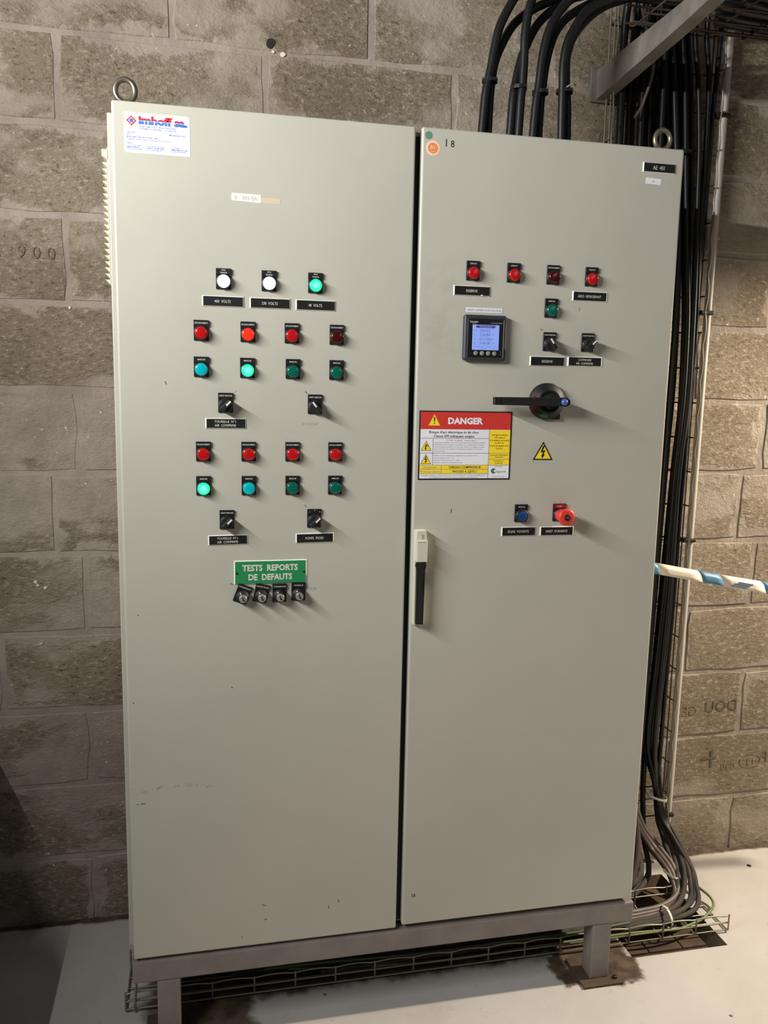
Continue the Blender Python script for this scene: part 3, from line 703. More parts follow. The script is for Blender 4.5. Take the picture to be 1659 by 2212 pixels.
# supplier's sticker top left
sx0, sx1, sz0, sz1 = 0.0232, 0.1457, 1.7062, 1.7797
sw, sh = sx1 - sx0, sz1 - sz0
mb = MB().prism([(0.003, 0), (sw, 0), (sw, sh - 0.005), (sw - 0.005, sh), (0, sh), (0, 0.003)], -0.0004, 0, 0)
y = -0.0006
dx, dz = 0.0135, sh - 0.0150
for s1, m in ((0.0095, 2), (0.0062, 0)): mb.poly([(dx - s1, dz), (dx, dz - s1), (dx + s1, dz), (dx, dz + s1)], y - (0.0002 if m == 0 else 0), m)
mb.disc(dx, dz, 0.0040, y - 0.0004, 3, 16).quad(dx - 0.0042, dx - 0.0018, dz - 0.0085, dz - 0.0062, y - 0.0005, 0).quad(dx + 0.002, dx + 0.0045, dz + 0.006, dz + 0.0085, y - 0.0005, 0)
hv, hf = glyphs('imhoff sa.', 0.055, 'LEFT')
def clip_text(vs, fs, zcut, keep_top):
    bm = bmesh.new(); V = [bm.verts.new((a, b, 0)) for a, b in vs]
    for f in fs:
        try: bm.faces.new([V[i] for i in f])
        except ValueError: pass
    bmesh.ops.bisect_plane(bm, geom=bm.verts[:] + bm.edges[:] + bm.faces[:], plane_co=(0, zcut, 0), plane_no=(0, -1, 0) if keep_top else (0, 1, 0), clear_outer=True)
    bm.verts.index_update(); r = ([(v.co.x, v.co.y) for v in bm.verts], [[v.index for v in f.verts] for f in bm.faces]); bm.free(); return r
wd = max(v[0] for v in hv)
for top, m in ((True, 2), (False, 3)):
    vs, fs = clip_text(hv, hf, 0.47, top)
    hh = 0.0145; k = 0.0915 / (wd * hh)
    mb.add([(0.0265 + a * hh * k, y, sh - 0.0195 + b * hh) for a, b in vs], fs, m)
for i in range(1): mb.quad(0.0265, 0.118, sh - 0.0148, sh - 0.0142, y - 0.0003, 0)
mb.text('GENIE CLIMATIQUE - FROID INDUSTRIEL', 0.0265, sh - 0.0245, 0.0024, y, 4, 1, 0.02, 'LEFT', 0, 0.070).text('EQUIPEMENTS SANITAIRES - COUVERTURE', 0.0265, sh - 0.0285, 0.0024, y, 4, 1, 0.02, 'LEFT', 0, 0.070)
for tx, xx, zz, hgt, wdt, m in (('Siege social', 0.004, 0.0375, .0022, .016, 4), ('BP 139', 0.004, 0.0335, .0022, .009, 4), ('88100 SAINT-DIE-DES-VOSGES Cedex', 0.004, 0.0292, .0024, .058, 3), ('Telephone 03 29 55 00 00  Telecopie 03 29 55 00 01', 0.004, 0.0250, .0021, .080, 4),
    ('Manufacture No', 0.083, 0.0372, .0022, .030, 3), ('Agences', 0.004, 0.0178, .0021, .011, 4), ('27 bis rue de Nancy', 0.004, 0.0140, .0021, .028, 4), ('88000 EPINAL', 0.004, 0.0105, .0024, .024, 3), ('Tel. 03 29 82 00 00', 0.004, 0.0070, .0020, .028, 4),
    ('15 rue de la Gare', 0.040, 0.0140, .0021, .034, 4), ('67000 STRASBOURG', 0.040, 0.0105, .0024, .034, 3), ('Tel. 03 88 00 00 00', 0.040, 0.0070, .0020, .028, 4), ('Z.I. Plaine', 0.086, 0.0140, .0021, .018, 4), ('68000 MULHOUSE', 0.086, 0.0105, .0024, .031, 3), ('Tel. 03 89 00 00 00', 0.086, 0.0070, .0020, .028, 4)):
    mb.text(tx, xx, zz, hgt * 1.1, y, m, 1, 0.02, 'LEFT', 0, wdt)
put('supplier_sticker', mb, [PAPER, INK, REDI, BLUEI, BLUEL], CAB, (sx0, 0, sz0), 'white supplier sticker with red and blue lettering')
# small labels
mb = MB().prism([(0, 0.0022), (0.0585, 0), (0.0585, 0.0160), (0.0, 0.0165)], -0.0004, 0).text('B   303 EA', 0.028, 0.0085, 0.0080, -0.0006, 1, 1, 0, 'CENTER', 0, 0.044)
put('faded_label', mb, [PAPERD, INKLT], CAB, (0.2244, 0, 1.6285), 'white label with faded handwriting')
put('glue_residue', MB().poly([(0, 0.0010), (0.0375, 0.0), (0.0380, 0.0105), (0.018, 0.0120), (0, 0.0105)], 0), TAN, CAB, (0.2832, -0.0002, 1.6285), 'beige glue residue of a torn label')
put('pen_writing', MB().text('ACCELINE', 0, 0, 0.0058, 0, 0, 1, 0, 'CENTER', 0, 0.033), mat('worn_writing', (158, 157, 148), 0.7), CAB, (0.3845, -0.0002, 1.1905), 'faint worn handwriting')
put('pen_writing', MB().text('Ok.', 0, 0, 0.0065, 0, 0, 1, 0, 'CENTER', 0.1, 0.016), mat('worn_blue_writing', (138, 144, 146), 0.7), CAB, (0.3955, -0.0002, 0.8345), 'faint scribble beside the last key switch')
put('green_dot_sticker', MB().lathe([(0.0079, 0.0), (0.0079, 0.0004)], seg=26), GDOT, CAB, (0.6254, 0, 1.7847), 'round green dot sticker')
mb = MB().lathe([(0.0148, 0.0), (0.0148, 0.0004)], seg=30).disc(0, 0, 0.0107, -0.0006, 1, 28).text('BV', 0, 0.0018, 0.0078, -0.0008, 0, 1, 0.0, 'CENTER').text('2016', 0, -0.0063, 0.0032, -0.0008, 0)
for k in range(16):
    a = k * math.pi / 8; mb.disc(0.0128 * math.cos(a), 0.0128 * math.sin(a), 0.0008, -0.0006, 1, 6)
put('inspection_sticker', mb, [PEACH, ORANGE], CAB, (0.6352, 0, 1.7602), 'round orange inspection sticker')
put('pen_number', MB().box(-0.0083, -0.0066, -0.0004, 0, -0.0070, 0.0080).text('8', 0.006, 0, 0.0145, -0.0004, 0, 0.85, 0.0), INK, CAB, (0.6710, 0, 1.7722), 'handwritten black number 18')
mb = MB().prism([(0, 0.0012), (0.0365, 0), (0.0380, 0.0125), (0.0010, 0.0140)], -0.0005, 0).text('u3', 0.0185, 0.0068, 0.0038, -0.0007, 1)
put('small_label', mb, [PAPER, INK], CAB, (1.1205, 0, 1.7225), 'small white label under the AE 401 plate')
mb = MB().box(-0.0410, 0.0410, -0.0006, 0, -0.0050, 0.0050).text('DR2075 CHAMBRE FROIDE ENCOFFRE', 0, 0, 0.0044, -0.0008, 1, 1, 0, 'CENTER', 0, 0.076)
put('printed_label', mb, [PAPER, INKG], CAB, (0.7596, 0, 1.4378), 'white printed strip label above the power meter')

# DANGER placard
DX0, DX1, DZ0, DZ1 = 0.6217, 0.8338, 1.0708, 1.2215
Wd, Hd = DX1 - DX0, DZ1 - DZ0
mb = MB().box(0, Wd, -0.0010, 0, 0, Hd, 1)
b = 0.0030; y1, y2, y3 = -0.0012, -0.0014, -0.0016
mb.quad(b, Wd - b, b, Hd - b, y1, 0)
rz = Hd * 0.735
mb.quad(b, Wd - b, rz, Hd - b * .9, y2, 2)
def tri(cx, zb, wdt, hgt, rim, glyph, outer=1):
    mb.poly([(cx - wdt / 2, zb), (cx + wdt / 2, zb), (cx, zb + hgt)], y2 - 0.0002, outer)
    k = 1 - 3 * rim / hgt; zc = zb + hgt / 3
    mb.poly([(cx + px * k, zc + (pz - zc) * k) for px, pz in ((-wdt / 2, zb), (wdt / 2, zb), (0, zb + hgt))], y3 - 0.0002, 3)
    if glyph == '!':
        mb.poly([(cx - 0.0009, zb + hgt * .34), (cx + 0.0009, zb + hgt * .34), (cx + 0.0016, zb + hgt * .72), (cx - 0.0016, zb + hgt * .72)], y3 - 0.0004, 1).disc(cx, zb + hgt * .21, 0.0014, y3 - 0.0004, 1, 12)
    elif glyph == 'z':
        bolt = [(-.03, .08), (.10, .32), (.03, .30), (.12, .56), (-.02, .50), (.08, .78), (-.02, .78), (-.14, .40), (-.01, .44), (-.06, .26), (-.10, .28)]
        mb.poly([(cx + px * wdt, zb + pz * hgt) for px, pz in bolt], y3 - 0.0004, 1)
    else:
        mb.poly([(cx + px * wdt, zb + pz * hgt) for px, pz in ((-.12, .12), (.05, .12), (-.02, .30), (.04, .50), (.20, .40), (.22, .46), (.02, .62), (-.10, .50))], y3 - 0.0004, 1).disc(cx + 0.01 * wdt, zb + .62 * hgt, 0.0012, y3 - 0.0005, 1, 10)
tri(0.0335, Hd * 0.785, 0.0275, 0.0255, 0.0010, '!', 4)
mb.text('DANGER', 0.1035, Hd * 0.860, 0.0135, y3, 0, 1, 0.045, 'CENTER', 0, 0.080)
cx1 = Wd * 0.755; cx0 = Wd * 0.150; rb = Hd * 0.605; rc = Hd * 0.390; rd = Hd * 0.215; re_ = Hd * 0.155; rf = Hd * 0.090
mb.quad(cx1, Wd - b, rd, rz - 0.0008, y2, 3).quad(b, cx1, rf, rd, y2, 3)
lw = 0.0005
for x0, x1, z in ((b, cx1, rb), (b, Wd - b, rc), (b, Wd - b, rd), (b, cx1, re_), (b, cx1, rf), (cx1, Wd - b, Hd * 0.302)): mb.quad(x0, x1, z - lw, z + lw, y3, 5)
for x, z0, z1 in ((cx0, rd, rb), (cx1, b, rz), (Wd * 0.245, rf, rd)): mb.quad(x - lw, x + lw, z0, z1, y3, 5)
mb.text("Risque d'arc électrique et de choc", 0.079, Hd * 0.695, 0.0055, y3, 1, 1, 0.004, 'CENTER', 0, 0.113).text('Classe EPI adéquate exigée', 0.079, Hd * 0.638, 0.0055, y3, 1, 1, 0.004, 'CENTER', 0, 0.092)
tri(0.0165, Hd * 0.425, 0.0235, 0.0215, 0.0009, 'a'); tri(0.0165, Hd * 0.232, 0.0235, 0.0215, 0.0009, 'z')
mb.text('1,2 < Ei < 12 cal/cm2', 0.080, Hd * 0.575, 0.0028, y3, 2, 1, 0, 'CENTER', 0, 0.035).text('Tenue de type B', 0.116, Hd * 0.575, 0.0028, y3, 5, 1, 0, 'CENTER', 0, 0.028)
for i, (t, wdt) in enumerate((('Vetements anti-feu, Haut du corps superieur et casque moufles', .116), ('Chemise coton longue et pantalon ou combinaison. Casque', .114), ('Ecran et gants isolants ou cagoule. Visiere arc flash ou gants', .115), ('pour travaux sous tension. Protections auditives et lunettes', .110), ('chaussures isol.', .024))):
    mb.text(t, cx0 + 0.003, Hd * (0.543 - 0.0305 * i), 0.0024, y3, 5, 1, 0, 'LEFT', 0, wdt)
for i, (t, wdt) in enumerate((('Risque de choc electrique dangereux ou tension 410 V', .100), ('Classe de gant isolant :  00', .045), ("Distance d'isolement pour U :  300 V", .060), ("Distance minimale d'approche 0,3 m", .064))):
    mb.text(t, cx0 + 0.003, Hd * (0.355 - 0.034 * i), 0.0024, y3, 5, 1, 0, 'LEFT', 0, wdt)
xr = (cx1 + Wd - b) / 2
for i, (t, wdt) in enumerate((('Energie incidente', .036), ('1,94 cal/cm2', .024), ('A la distance de travail', .045), ('de 45,7 cm', .021), ("Limite de danger d'arc", .046), ('0,612 m', .016))): mb.text(t, xr, Hd * (0.660 - 0.0395 * i), 0.0033, y3, 1, 1, 0.006, 'CENTER', 0, wdt)
for t, z, wdt in (('Courant bipolaire', .365, .043), ('36,376 kA', .333, .018), ("Courant d'arc", .278, .022), ('16,409 kA', .245, .018)): mb.text(t, xr, Hd * z, 0.0028, y3, 1, 1, 0.004, 'CENTER', 0, wdt)
mb.text('Equipement', Wd * 0.125, Hd * 0.185, 0.0048, y3, 5, 1, 0, 'CENTER', 0, 0.030).text('Protection amont', Wd * 0.125, Hd * 0.122, 0.0045, y3, 5, 1, 0, 'CENTER', 0, 0.044)
mb.text('TABLEAU COMPRESSEUR', Wd * 0.50, Hd * 0.185, 0.0050, y3, 1, 1, 0.01, 'CENTER', 0, 0.075).text('PROCESS A_QET5.1', Wd * 0.50, Hd * 0.122, 0.0050, y3, 1, 1, 0.01, 'CENTER', 0, 0.055)
mb.text('Analyse realisee selon la norme: NF C 18-510 - Toute modification', Wd * 0.38, Hd * 0.065, 0.0026, y3, 5, 1, 0.0, 'CENTER', 0, 0.148).text("de l'equipement ou des parametres invalide cette etiquette.", Wd * 0.38, Hd * 0.036, 0.0026, y3, 5, 1, 0, 'CENTER', 0, 0.112)
mb.text('IPSIS 2022', xr, Hd * 0.195, 0.0025, y3, 5, 1, 0, 'CENTER', 0, 0.018)
mb.disc(xr - 0.0115, Hd * 0.128, 0.0058, y3, 4 + 2, 22).disc(xr - 0.0080, Hd * 0.128, 0.0028, y3 - 0.0002, 0, 16).text('apave', xr + 0.0065, Hd * 0.124, 0.0052, y3 - 0.0003, 5, 1, 0.0, 'CENTER', 0, 0.022)
mb.text('ING-D13-02-19 / 2022', xr, Hd * 0.045, 0.0024, y3, 5, 1, 0, 'CENTER', 0, 0.028)
put('danger_sign', mb, [PAPER, INK, SIGNRED, SIGNYEL, mat('dull_gold', (226, 166, 40), 0.5), INKG, APGREEN], CAB, (DX0, 0, DZ0), 'red white and yellow DANGER arc-flash placard with black rim')
# lightning triangle
mb = MB(); wdt, hgt = 0.0480, 0.0412; y2, y3 = -0.0004, -0.0006
mb.prism([(-wdt / 2, 0), (wdt / 2, 0), (0, hgt)], -0.0004, 0, 1); tri(0, 0, wdt, hgt, 0.0028, 'z')
put('hazard_triangle', mb, [PAPER, INK, SIGNRED, SIGNYEL], CAB, (0.9111, 0, 1.1146), 'yellow triangle with a black lightning bolt')
# little chips and pen dashes in the paint
pm_ = MB()
for x, z, L, a in ((0.028, 0.3685, 0.010, 1.57), (0.0165, 0.368, 0.003, 0.9), (0.2855, 0.0985, 0.006, 1.1), (0.2905, 0.0975, 0.003, 1.0), (0.2895, 0.062, 0.004, .5), (0.2930, 0.0625, 0.003, .9), (0.4585, 0.0885, 0.009, 0.2), (0.4360, 0.0745, 0.008, 0.3), (0.2380, 0.0242, 0.002, .3), (0.0915, 1.2695, 0.007, 0.35), (0.2185, 0.6205, 0.004, 0.8), (0.0135, 0.5980, 0.003, 0), (0.0270, 0.7890, 0.003, 0), (0.6350, 0.0800, 0.008, 0.1), (0.6395, 0.0790, 0.008, 0.0), (0.6420, 0.0795, 0.008, 0.1), (0.7005, 1.0010, 0.009, 0.1)):
    q = MB().box(-0.0009, 0.0009, -0.00025, 0.0001, -L / 2, L / 2).move((x, 0, z), a)
    pm_.add(q.v, q.f, 0)
put('paint_chips', pm_, mat('dark_chip', (86, 82, 72), 0.7), CAB, (0, 0, 0), kind='stuff')

# ------------------------------------------------------------------ thick cables on the cabinet roof
TOP = {
'P1a': [(0.803, 0.2, 1.857), (0.811, 0.2, 1.934), (0.817, 0.2, 1.972), (0.823, 0.2, 2.003), (0.83, 0.2, 2.046), (0.839, 0.2, 2.088), (0.855, 0.2, 2.123), (0.87, 0.2, 2.15), (0.892, 0.2, 2.182)],
'P1b': [(0.823, 0.212, 1.86), (0.826, 0.212, 1.94), (0.830, 0.214, 1.977), (0.837, 0.219, 2.019), (0.856, 0.226, 2.064), (0.883, 0.233, 2.109), (0.918, 0.241, 2.142), (0.96, 0.248, 2.169), (1.012, 0.255, 2.194), (1.054, 0.262, 2.214)],
'P2a': [(0.894, 0.2, 1.858), (0.898, 0.2, 1.934), (0.901, 0.2, 1.972), (0.902, 0.2, 2.028), (0.902, 0.2, 2.078), (0.907, 0.2, 2.124), (0.915, 0.2, 2.155), (0.926, 0.2, 2.182)],
'P2b': [(0.877, 0.212, 1.86), (0.883, 0.212, 1.936), (0.889, 0.216, 1.974), (0.902, 0.222, 2.03), (0.921, 0.229, 2.077), (0.946, 0.237, 2.12), (0.98, 0.245, 2.154), (1.022, 0.254, 2.181), (1.064, 0.262, 2.205)],
'P3a': [(0.929, 0.2, 1.858), (0.936, 0.2, 1.928), (0.941, 0.2, 1.967), (0.945, 0.2, 2.015), (0.951, 0.2, 2.058), (0.961, 0.2, 2.096), (0.977, 0.2, 2.128), (0.999, 0.2, 2.156), (1.015, 0.2, 2.172), (1.036, 0.2, 2.191)],
'P3b': [(0.95, 0.214, 1.861), (0.953, 0.216, 1.925), (0.957, 0.218, 1.972), (0.964, 0.222, 2.023), (0.974, 0.226, 2.066), (0.989, 0.233, 2.104), (1.018, 0.241, 2.141), (1.056, 0.248, 2.169), (1.094, 0.255, 2.191), (1.136, 0.262, 2.209)],
'P4a': [(1.006, 0.2, 1.858), (1.002, 0.2, 1.925), (1.001, 0.2, 1.974), (1.0, 0.2, 2.02), (1.005, 0.2, 2.063), (1.02, 0.2, 2.1), (1.043, 0.2, 2.137), (1.069, 0.2, 2.16), (1.1, 0.2, 2.175), (1.135, 0.2, 2.187)],
'P4b': [(1.026, 0.214, 1.861), (1.022, 0.216, 1.931), (1.018, 0.219, 1.979), (1.016, 0.222, 2.028), (1.021, 0.226, 2.065), (1.034, 0.231, 2.098), (1.061, 0.237, 2.134), (1.09, 0.243, 2.162), (1.124, 0.25, 2.186), (1.163, 0.256, 2.204), (1.207, 0.262, 2.219)],
}
TLAB = {'P1a': 'thick black cable, left one of the leftmost pair on the cabinet roof', 'P1b': 'thick black cable, right one of the leftmost pair, bending behind the others', 'P2a': 'thick black cable rising almost straight, second pair on the cabinet roof', 'P2b': 'thick black cable bending right, left one of the second pair on the roof',
        'P3a': 'thick black cable, left one of the third pair on the cabinet roof', 'P3b': 'thick black cable, right one of the third pair on the cabinet roof', 'P4a': 'thick black cable, left one of the rightmost pair on the cabinet roof', 'P4b': 'thick black cable, right one of the rightmost pair on the cabinet roof'}
for k, p in TOP.items():
    p = list(p); p[0] = (p[0][0], p[0][1], 1.799)
    if k[1:] == '1a' or k[1:] == '2a': p += [(p[-1][0] + 0.08, 0.21, p[-1][2] + 0.09), (p[-1][0] + 0.30, 0.23, p[-1][2] + 0.12)]
    else: p += [(p[-1][0] + 0.16, 0.27, p[-1][2] + 0.035), (p[-1][0] + 0.6, 0.27, p[-1][2] + 0.045)]
    cable('power_cable', p, 0.0102, RUBBER, TLAB[k], 'thick black cables rising from the cabinet roof', 12, 7)
def tie(name, pts, m, label, grp, wid=0.0035, th=0.0012, tail=None):
    """A flat strap round the given closed outline (x, y, z)."""
    o0 = Vector(pts[0]); c = sum((Vector(p) for p in pts), Vector()) / len(pts); mb = MB(); n = len(pts); vs = []
    nrm = (Vector(pts[1]) - Vector(pts[0])).cross(Vector(pts[2]) - Vector(pts[1])).normalized()
    for p in pts:
        p = Vector(p); d = (p - c).normalized()
        for a in (p + nrm * wid, p - nrm * wid, p - nrm * wid + d * th, p + nrm * wid + d * th): vs.append(a - o0)
    fs = []
    for i in range(n):
        j = (i + 1) % n
        for k in range(4): fs.append((i * 4 + k, j * 4 + k, j * 4 + (k + 1) % 4, i * 4 + (k + 1) % 4))
    mb.add(vs, fs)
    hd = Vector(pts[0]) - o0; mb.box(hd.x - 0.004, hd.x + 0.004, hd.y - 0.005, hd.y + 0.001, hd.z - 0.003, hd.z + 0.003)
    if tail: mb.tube([Vector(t) - o0 for t in tail], 0.0016, 6)
    return put(name, mb, m, None, o0, label, 'cable tie', grp)
def ring(cx, cy, cz, a, b, slope=0.0, n=18):
    return [(cx + a * math.cos(t), cy + b * math.sin(t), cz + slope * a * math.cos(t)) for t in [-1.2 + 2 * math.pi * i / n for i in range(n)]]
YT = mat('yellowed_tie', (148, 142, 100), 0.5)
tie('cable_tie', ring(0.8230, 0.207, 1.974, 0.0172, 0.0172), BLACK, 'black cable tie round the leftmost roof cable pair', 'ties on the roof cables', 0.004)
tie('cable_tie', ring(0.8952, 0.207, 1.965, 0.0170, 0.0178), BLACK, 'black cable tie round the second roof cable pair', 'ties on the roof cables', 0.004)
tie('cable_tie', ring(0.9485, 0.208, 1.960, 0.0180, 0.0185), BLACK, 'black cable tie round the third roof cable pair', 'ties on the roof cables', 0.004)
tie('cable_tie', ring(1.0098, 0.209, 1.968, 0.0188, 0.0190), BLACK, 'cable tie with a yellowish tail round the rightmost roof pair', 'ties on the roof cables', 0.004)
put('tie_tail', MB().tube([(0, 0, 0), (0.007, -0.004, 0.004), (0.018, -0.004, 0.008), (0.024, 0.004, 0.007)], 0.0018, 6), YT, bpy.data.objects['cable_tie.003'], (1.004, 0.184, 1.970))

# ------------------------------------------------------------------ wire tray standing on the wall, right of the cabinet
TX0, TX1, TYF, TYB = 1.2480, 1.5600, 0.425, 0.475
VT = empty('wire_cable_tray', (1.404, TYB, -0.05), 'upright steel wire cable tray on the wall right of the cabinet', 'cable tray')
def wavy(x, z0, z1, amp, ph=0.0):
    n = int((z1 - z0) / 0.0125)
    return [(x + amp * abs(math.sin(math.pi * ((z0 + (z1 - z0) * i / n) / 0.1 + ph))), TYF, z0 + (z1 - z0) * i / n) for i in range(n + 1)]
wr = 0.0024
put('edge_wire', MB().tube(wavy(TX0, -0.10, 2.62, -0.0045), wr, 6), WIRE, VT, (0, 0, 0))
put('edge_wire', MB().tube(wavy(TX1 + 0.003, -0.06, 2.62, 0.0065), wr, 6), WIRE, VT, (0, 0, 0))
for x, yy in ((TX0, 0.448), (TX0, TYB), (1.326, TYB + 0.002), (1.404, TYB + 0.002), (1.482, TYB + 0.002), (TX1, TYB), (TX1, 0.448)):
    put('long_wire', MB().tube([(x, yy, -0.08), (x, yy, 1.2), (x, yy, 2.62)], wr, 6), WIRE if x < 1.3 else RUSTW, VT, (0, 0, 0))
rung = MB().tube([(TX0, TYF, 0), (TX0, TYB - 0.006, 0), (TX0 + 0.006, TYB, 0), (TX1 - 0.006, TYB, 0), (TX1, TYB - 0.006, 0), (TX1, TYF, 0)], wr, 6).mesh('rung', [RUSTW])
for k in range(27): put('rung', None, None, VT, (0, 0, -0.06 + 0.1 * k), mesh=rung)
# grey conduit beside it
CD = empty('conduit', (1.5885, 0.455, -0.15), 'grey plastic conduit pipe running up beside the wire tray', 'conduit')
put('pipe', MB().tube([(1.5885, 0.458, -0.16), (1.5895, 0.456, 0.6), (1.5900, 0.455, 1.3), (1.5945, 0.455, 2.05), (1.598, 0.455, 2.6)], 0.0105, 14), PVC, CD, (0, 0, 0))
for zc, xx in ((-0.045, 1.5885), (0.833, 1.5896), (1.497, 1.5910), (2.032, 1.5944)):
    put('strap', MB().box(xx - 0.030, xx + 0.0125, 0.4395, 0.4705, zc - 0.006, zc + 0.006, 0, 0.003), MATTE, CD, (0, 0, 0))

# cables in the upright tray: left ones drop behind the cabinet, right ones swing out and into the floor tray
VC = [
[(1.265, .435, 2.322), (1.27, .435, 2.22), (1.272, .435, 2.094), (1.274, .435, 1.93), (1.275, .435, 1.757), (1.277, .435, 1.604), (1.278, .435, 1.454), (1.284, .435, 1.25), (1.287, .435, 1.066), (1.29, .435, .892), (1.293, .435, .658), (1.296, .435, .445), (1.303, .435, .227)],
[(1.313, .455, 2.335), (1.309, .455, 2.232), (1.305, .455, 2.104), (1.307, .455, 1.938), (1.31, .455, 1.763), (1.312, .455, 1.608), (1.314, .455, 1.456), (1.317, .455, 1.25), (1.318, .455, 1.064), (1.318, .455, .888), (1.318, .455, .651), (1.32, .455, .437), (1.322, .455, .217)],
[(1.336, .435, 2.329), (1.334, .435, 2.227), (1.332, .435, 2.1), (1.335, .435, 1.935), (1.34, .435, 1.761), (1.344, .435, 1.607), (1.346, .435, 1.456), (1.349, .435, 1.251), (1.351, .435, 1.066), (1.351, .435, .891), (1.353, .435, .656), (1.352, .435, .442), (1.352, .435, .223)],
[(1.356, .455, 2.34), (1.358, .455, 2.237), (1.362, .455, 2.109), (1.371, .455, 1.943), (1.377, .455, 1.767), (1.381, .455, 1.611), (1.386, .455, 1.459), (1.392, .455, 1.251), (1.394, .455, 1.064), (1.395, .455, .887), (1.394, .455, .649), (1.394, .455, .433), (1.39, .455, .212)],
[(1.356, .435, 2.332), (1.374, .435, 2.231), (1.395, .435, 2.106), (1.396, .435, 1.94), (1.399, .435, 1.764), (1.403, .435, 1.61), (1.406, .435, 1.458), (1.41, .435, 1.252), (1.412, .435, 1.066), (1.413, .435, .89), (1.413, .435, .653), (1.41, .435, .439), (1.404, .435, .219)],
[(1.388, .455, 2.344), (1.402, .455, 2.241), (1.416, .455, 2.114), (1.428, .455, 1.947), (1.439, .455, 1.771), (1.446, .455, 1.614), (1.449, .455, 1.461), (1.456, .455, 1.252), (1.459, .455, 1.064), (1.458, .455, .886), (1.454, .455, .646), (1.449, .455, .43), (1.44, .455, .208)],
[(1.392, .435, 2.336), (1.407, .435, 2.234), (1.423, .435, 2.108), (1.442, .435, 1.943), (1.462, .435, 1.768), (1.474, .435, 1.613), (1.481, .435, 1.461), (1.48, .435, 1.253), (1.479, .435, 1.066), (1.476, .435, .889), (1.473, .435, .651), (1.468, .435, .436), (1.463, .435, .215)],
[(1.417, .455, 2.347), (1.435, .455, 2.245), (1.454, .455, 2.117), (1.473, .455, 1.951), (1.493, .455, 1.774), (1.508, .455, 1.617), (1.518, .455, 1.464), (1.525, .455, 1.253), (1.522, .455, 1.064), (1.518, .455, .885), (1.513, .455, .644), (1.502, .455, .427), (1.487, .455, .204)],
[(1.423, .435, 2.339), (1.44, .435, 2.238), (1.456, .435, 2.111), (1.471, .435, 1.946), (1.487, .435, 1.77), (1.503, .435, 1.615), (1.517, .435, 1.462), (1.521, .435, 1.254), (1.514, .435, 1.066), (1.511, .435, .888), (1.505, .435, .65), (1.496, .435, .434), (1.486, .435, .213)],
[(1.451, .455, 2.351), (1.466, .455, 2.248), (1.484, .455, 2.12), (1.501, .455, 1.953), (1.515, .455, 1.775), (1.524, .455, 1.618), (1.535, .455, 1.464), (1.541, .455, 1.253), (1.531, .455, 1.064), (1.528, .455, .885), (1.524, .455, .644), (1.516, .455, .426), (1.508, .455, .203)],
[(1.453, .420, 2.343), (1.467, .420, 2.241), (1.484, .418, 2.114), (1.502, .418, 1.948), (1.511, .418, 1.772), (1.519, .418, 1.616), (1.524, .418, 1.463), (1.527, .418, 1.254), (1.517, .418, 1.066), (1.514, .418, .888), (1.512, .418, .65), (1.505, .418, .433), (1.500, .418, .212)],
[(1.478, .462, 2.354), (1.493, .462, 2.251), (1.512, .462, 2.123), (1.53, .462, 1.955), (1.537, .462, 1.777), (1.543, .462, 1.619), (1.550, .462, 1.465), (1.550, .462, 1.254), (1.537, .462, 1.064), (1.535, .462, .884), (1.536, .462, .644), (1.528, .462, .425), (1.521, .462, .202)],
[(1.491, .435, 2.347), (1.511, .435, 2.245), (1.528, .435, 2.118), (1.534, .435, 1.95), (1.533, .435, 1.773), (1.538, .435, 1.616), (1.545, .435, 1.463), (1.542, .435, 1.254), (1.526, .435, 1.066), (1.526, .435, .888), (1.528, .435, .649), (1.522, .435, .433), (1.513, .435, .211)],
]
IN = [(1.537, .42, -.023), (1.545, .38, -.069), (1.555, .34, -.113), (1.543, .29, -.136), (1.529, .26, -.156), (1.507, .235, -.177), (1.472, .21, -.188), (1.428, .19, -.193), (1.391, .18, -.197), (1.337, .175, -.2), (1.283, .17, -.197)]
OUT = [(1.539, .41, -.018), (1.553, .37, -.064), (1.565, .32, -.107), (1.569, .28, -.132), (1.553, .235, -.156), (1.545, .21, -.173), (1.525, .19, -.190), (1.483, .175, -.196), (1.425, .165, -.198), (1.355, .16, -.199), (1.276, .155, -.200)]
MID = [(1.491, .38, -.107), (1.5, .34, -.123), (1.505, .3, -.137), (1.506, .27, -.159), (1.497, .245, -.174), (1.472, .22, -.186), (1.434, .2, -.190), (1.389, .185, -.190), (1.34, .18, -.190), (1.285, .175, -.188)]
RC = random.Random(8)
VG = 'black cables in the upright wire tray'
RAD = [.0105, .0085, .0098, .0085, .0098, .0095, .0098, .0070, .0076, .0066, .0070, .0062, .0072]
TAILX = lambda k: 0.22 + 0.11 * (k % 5)
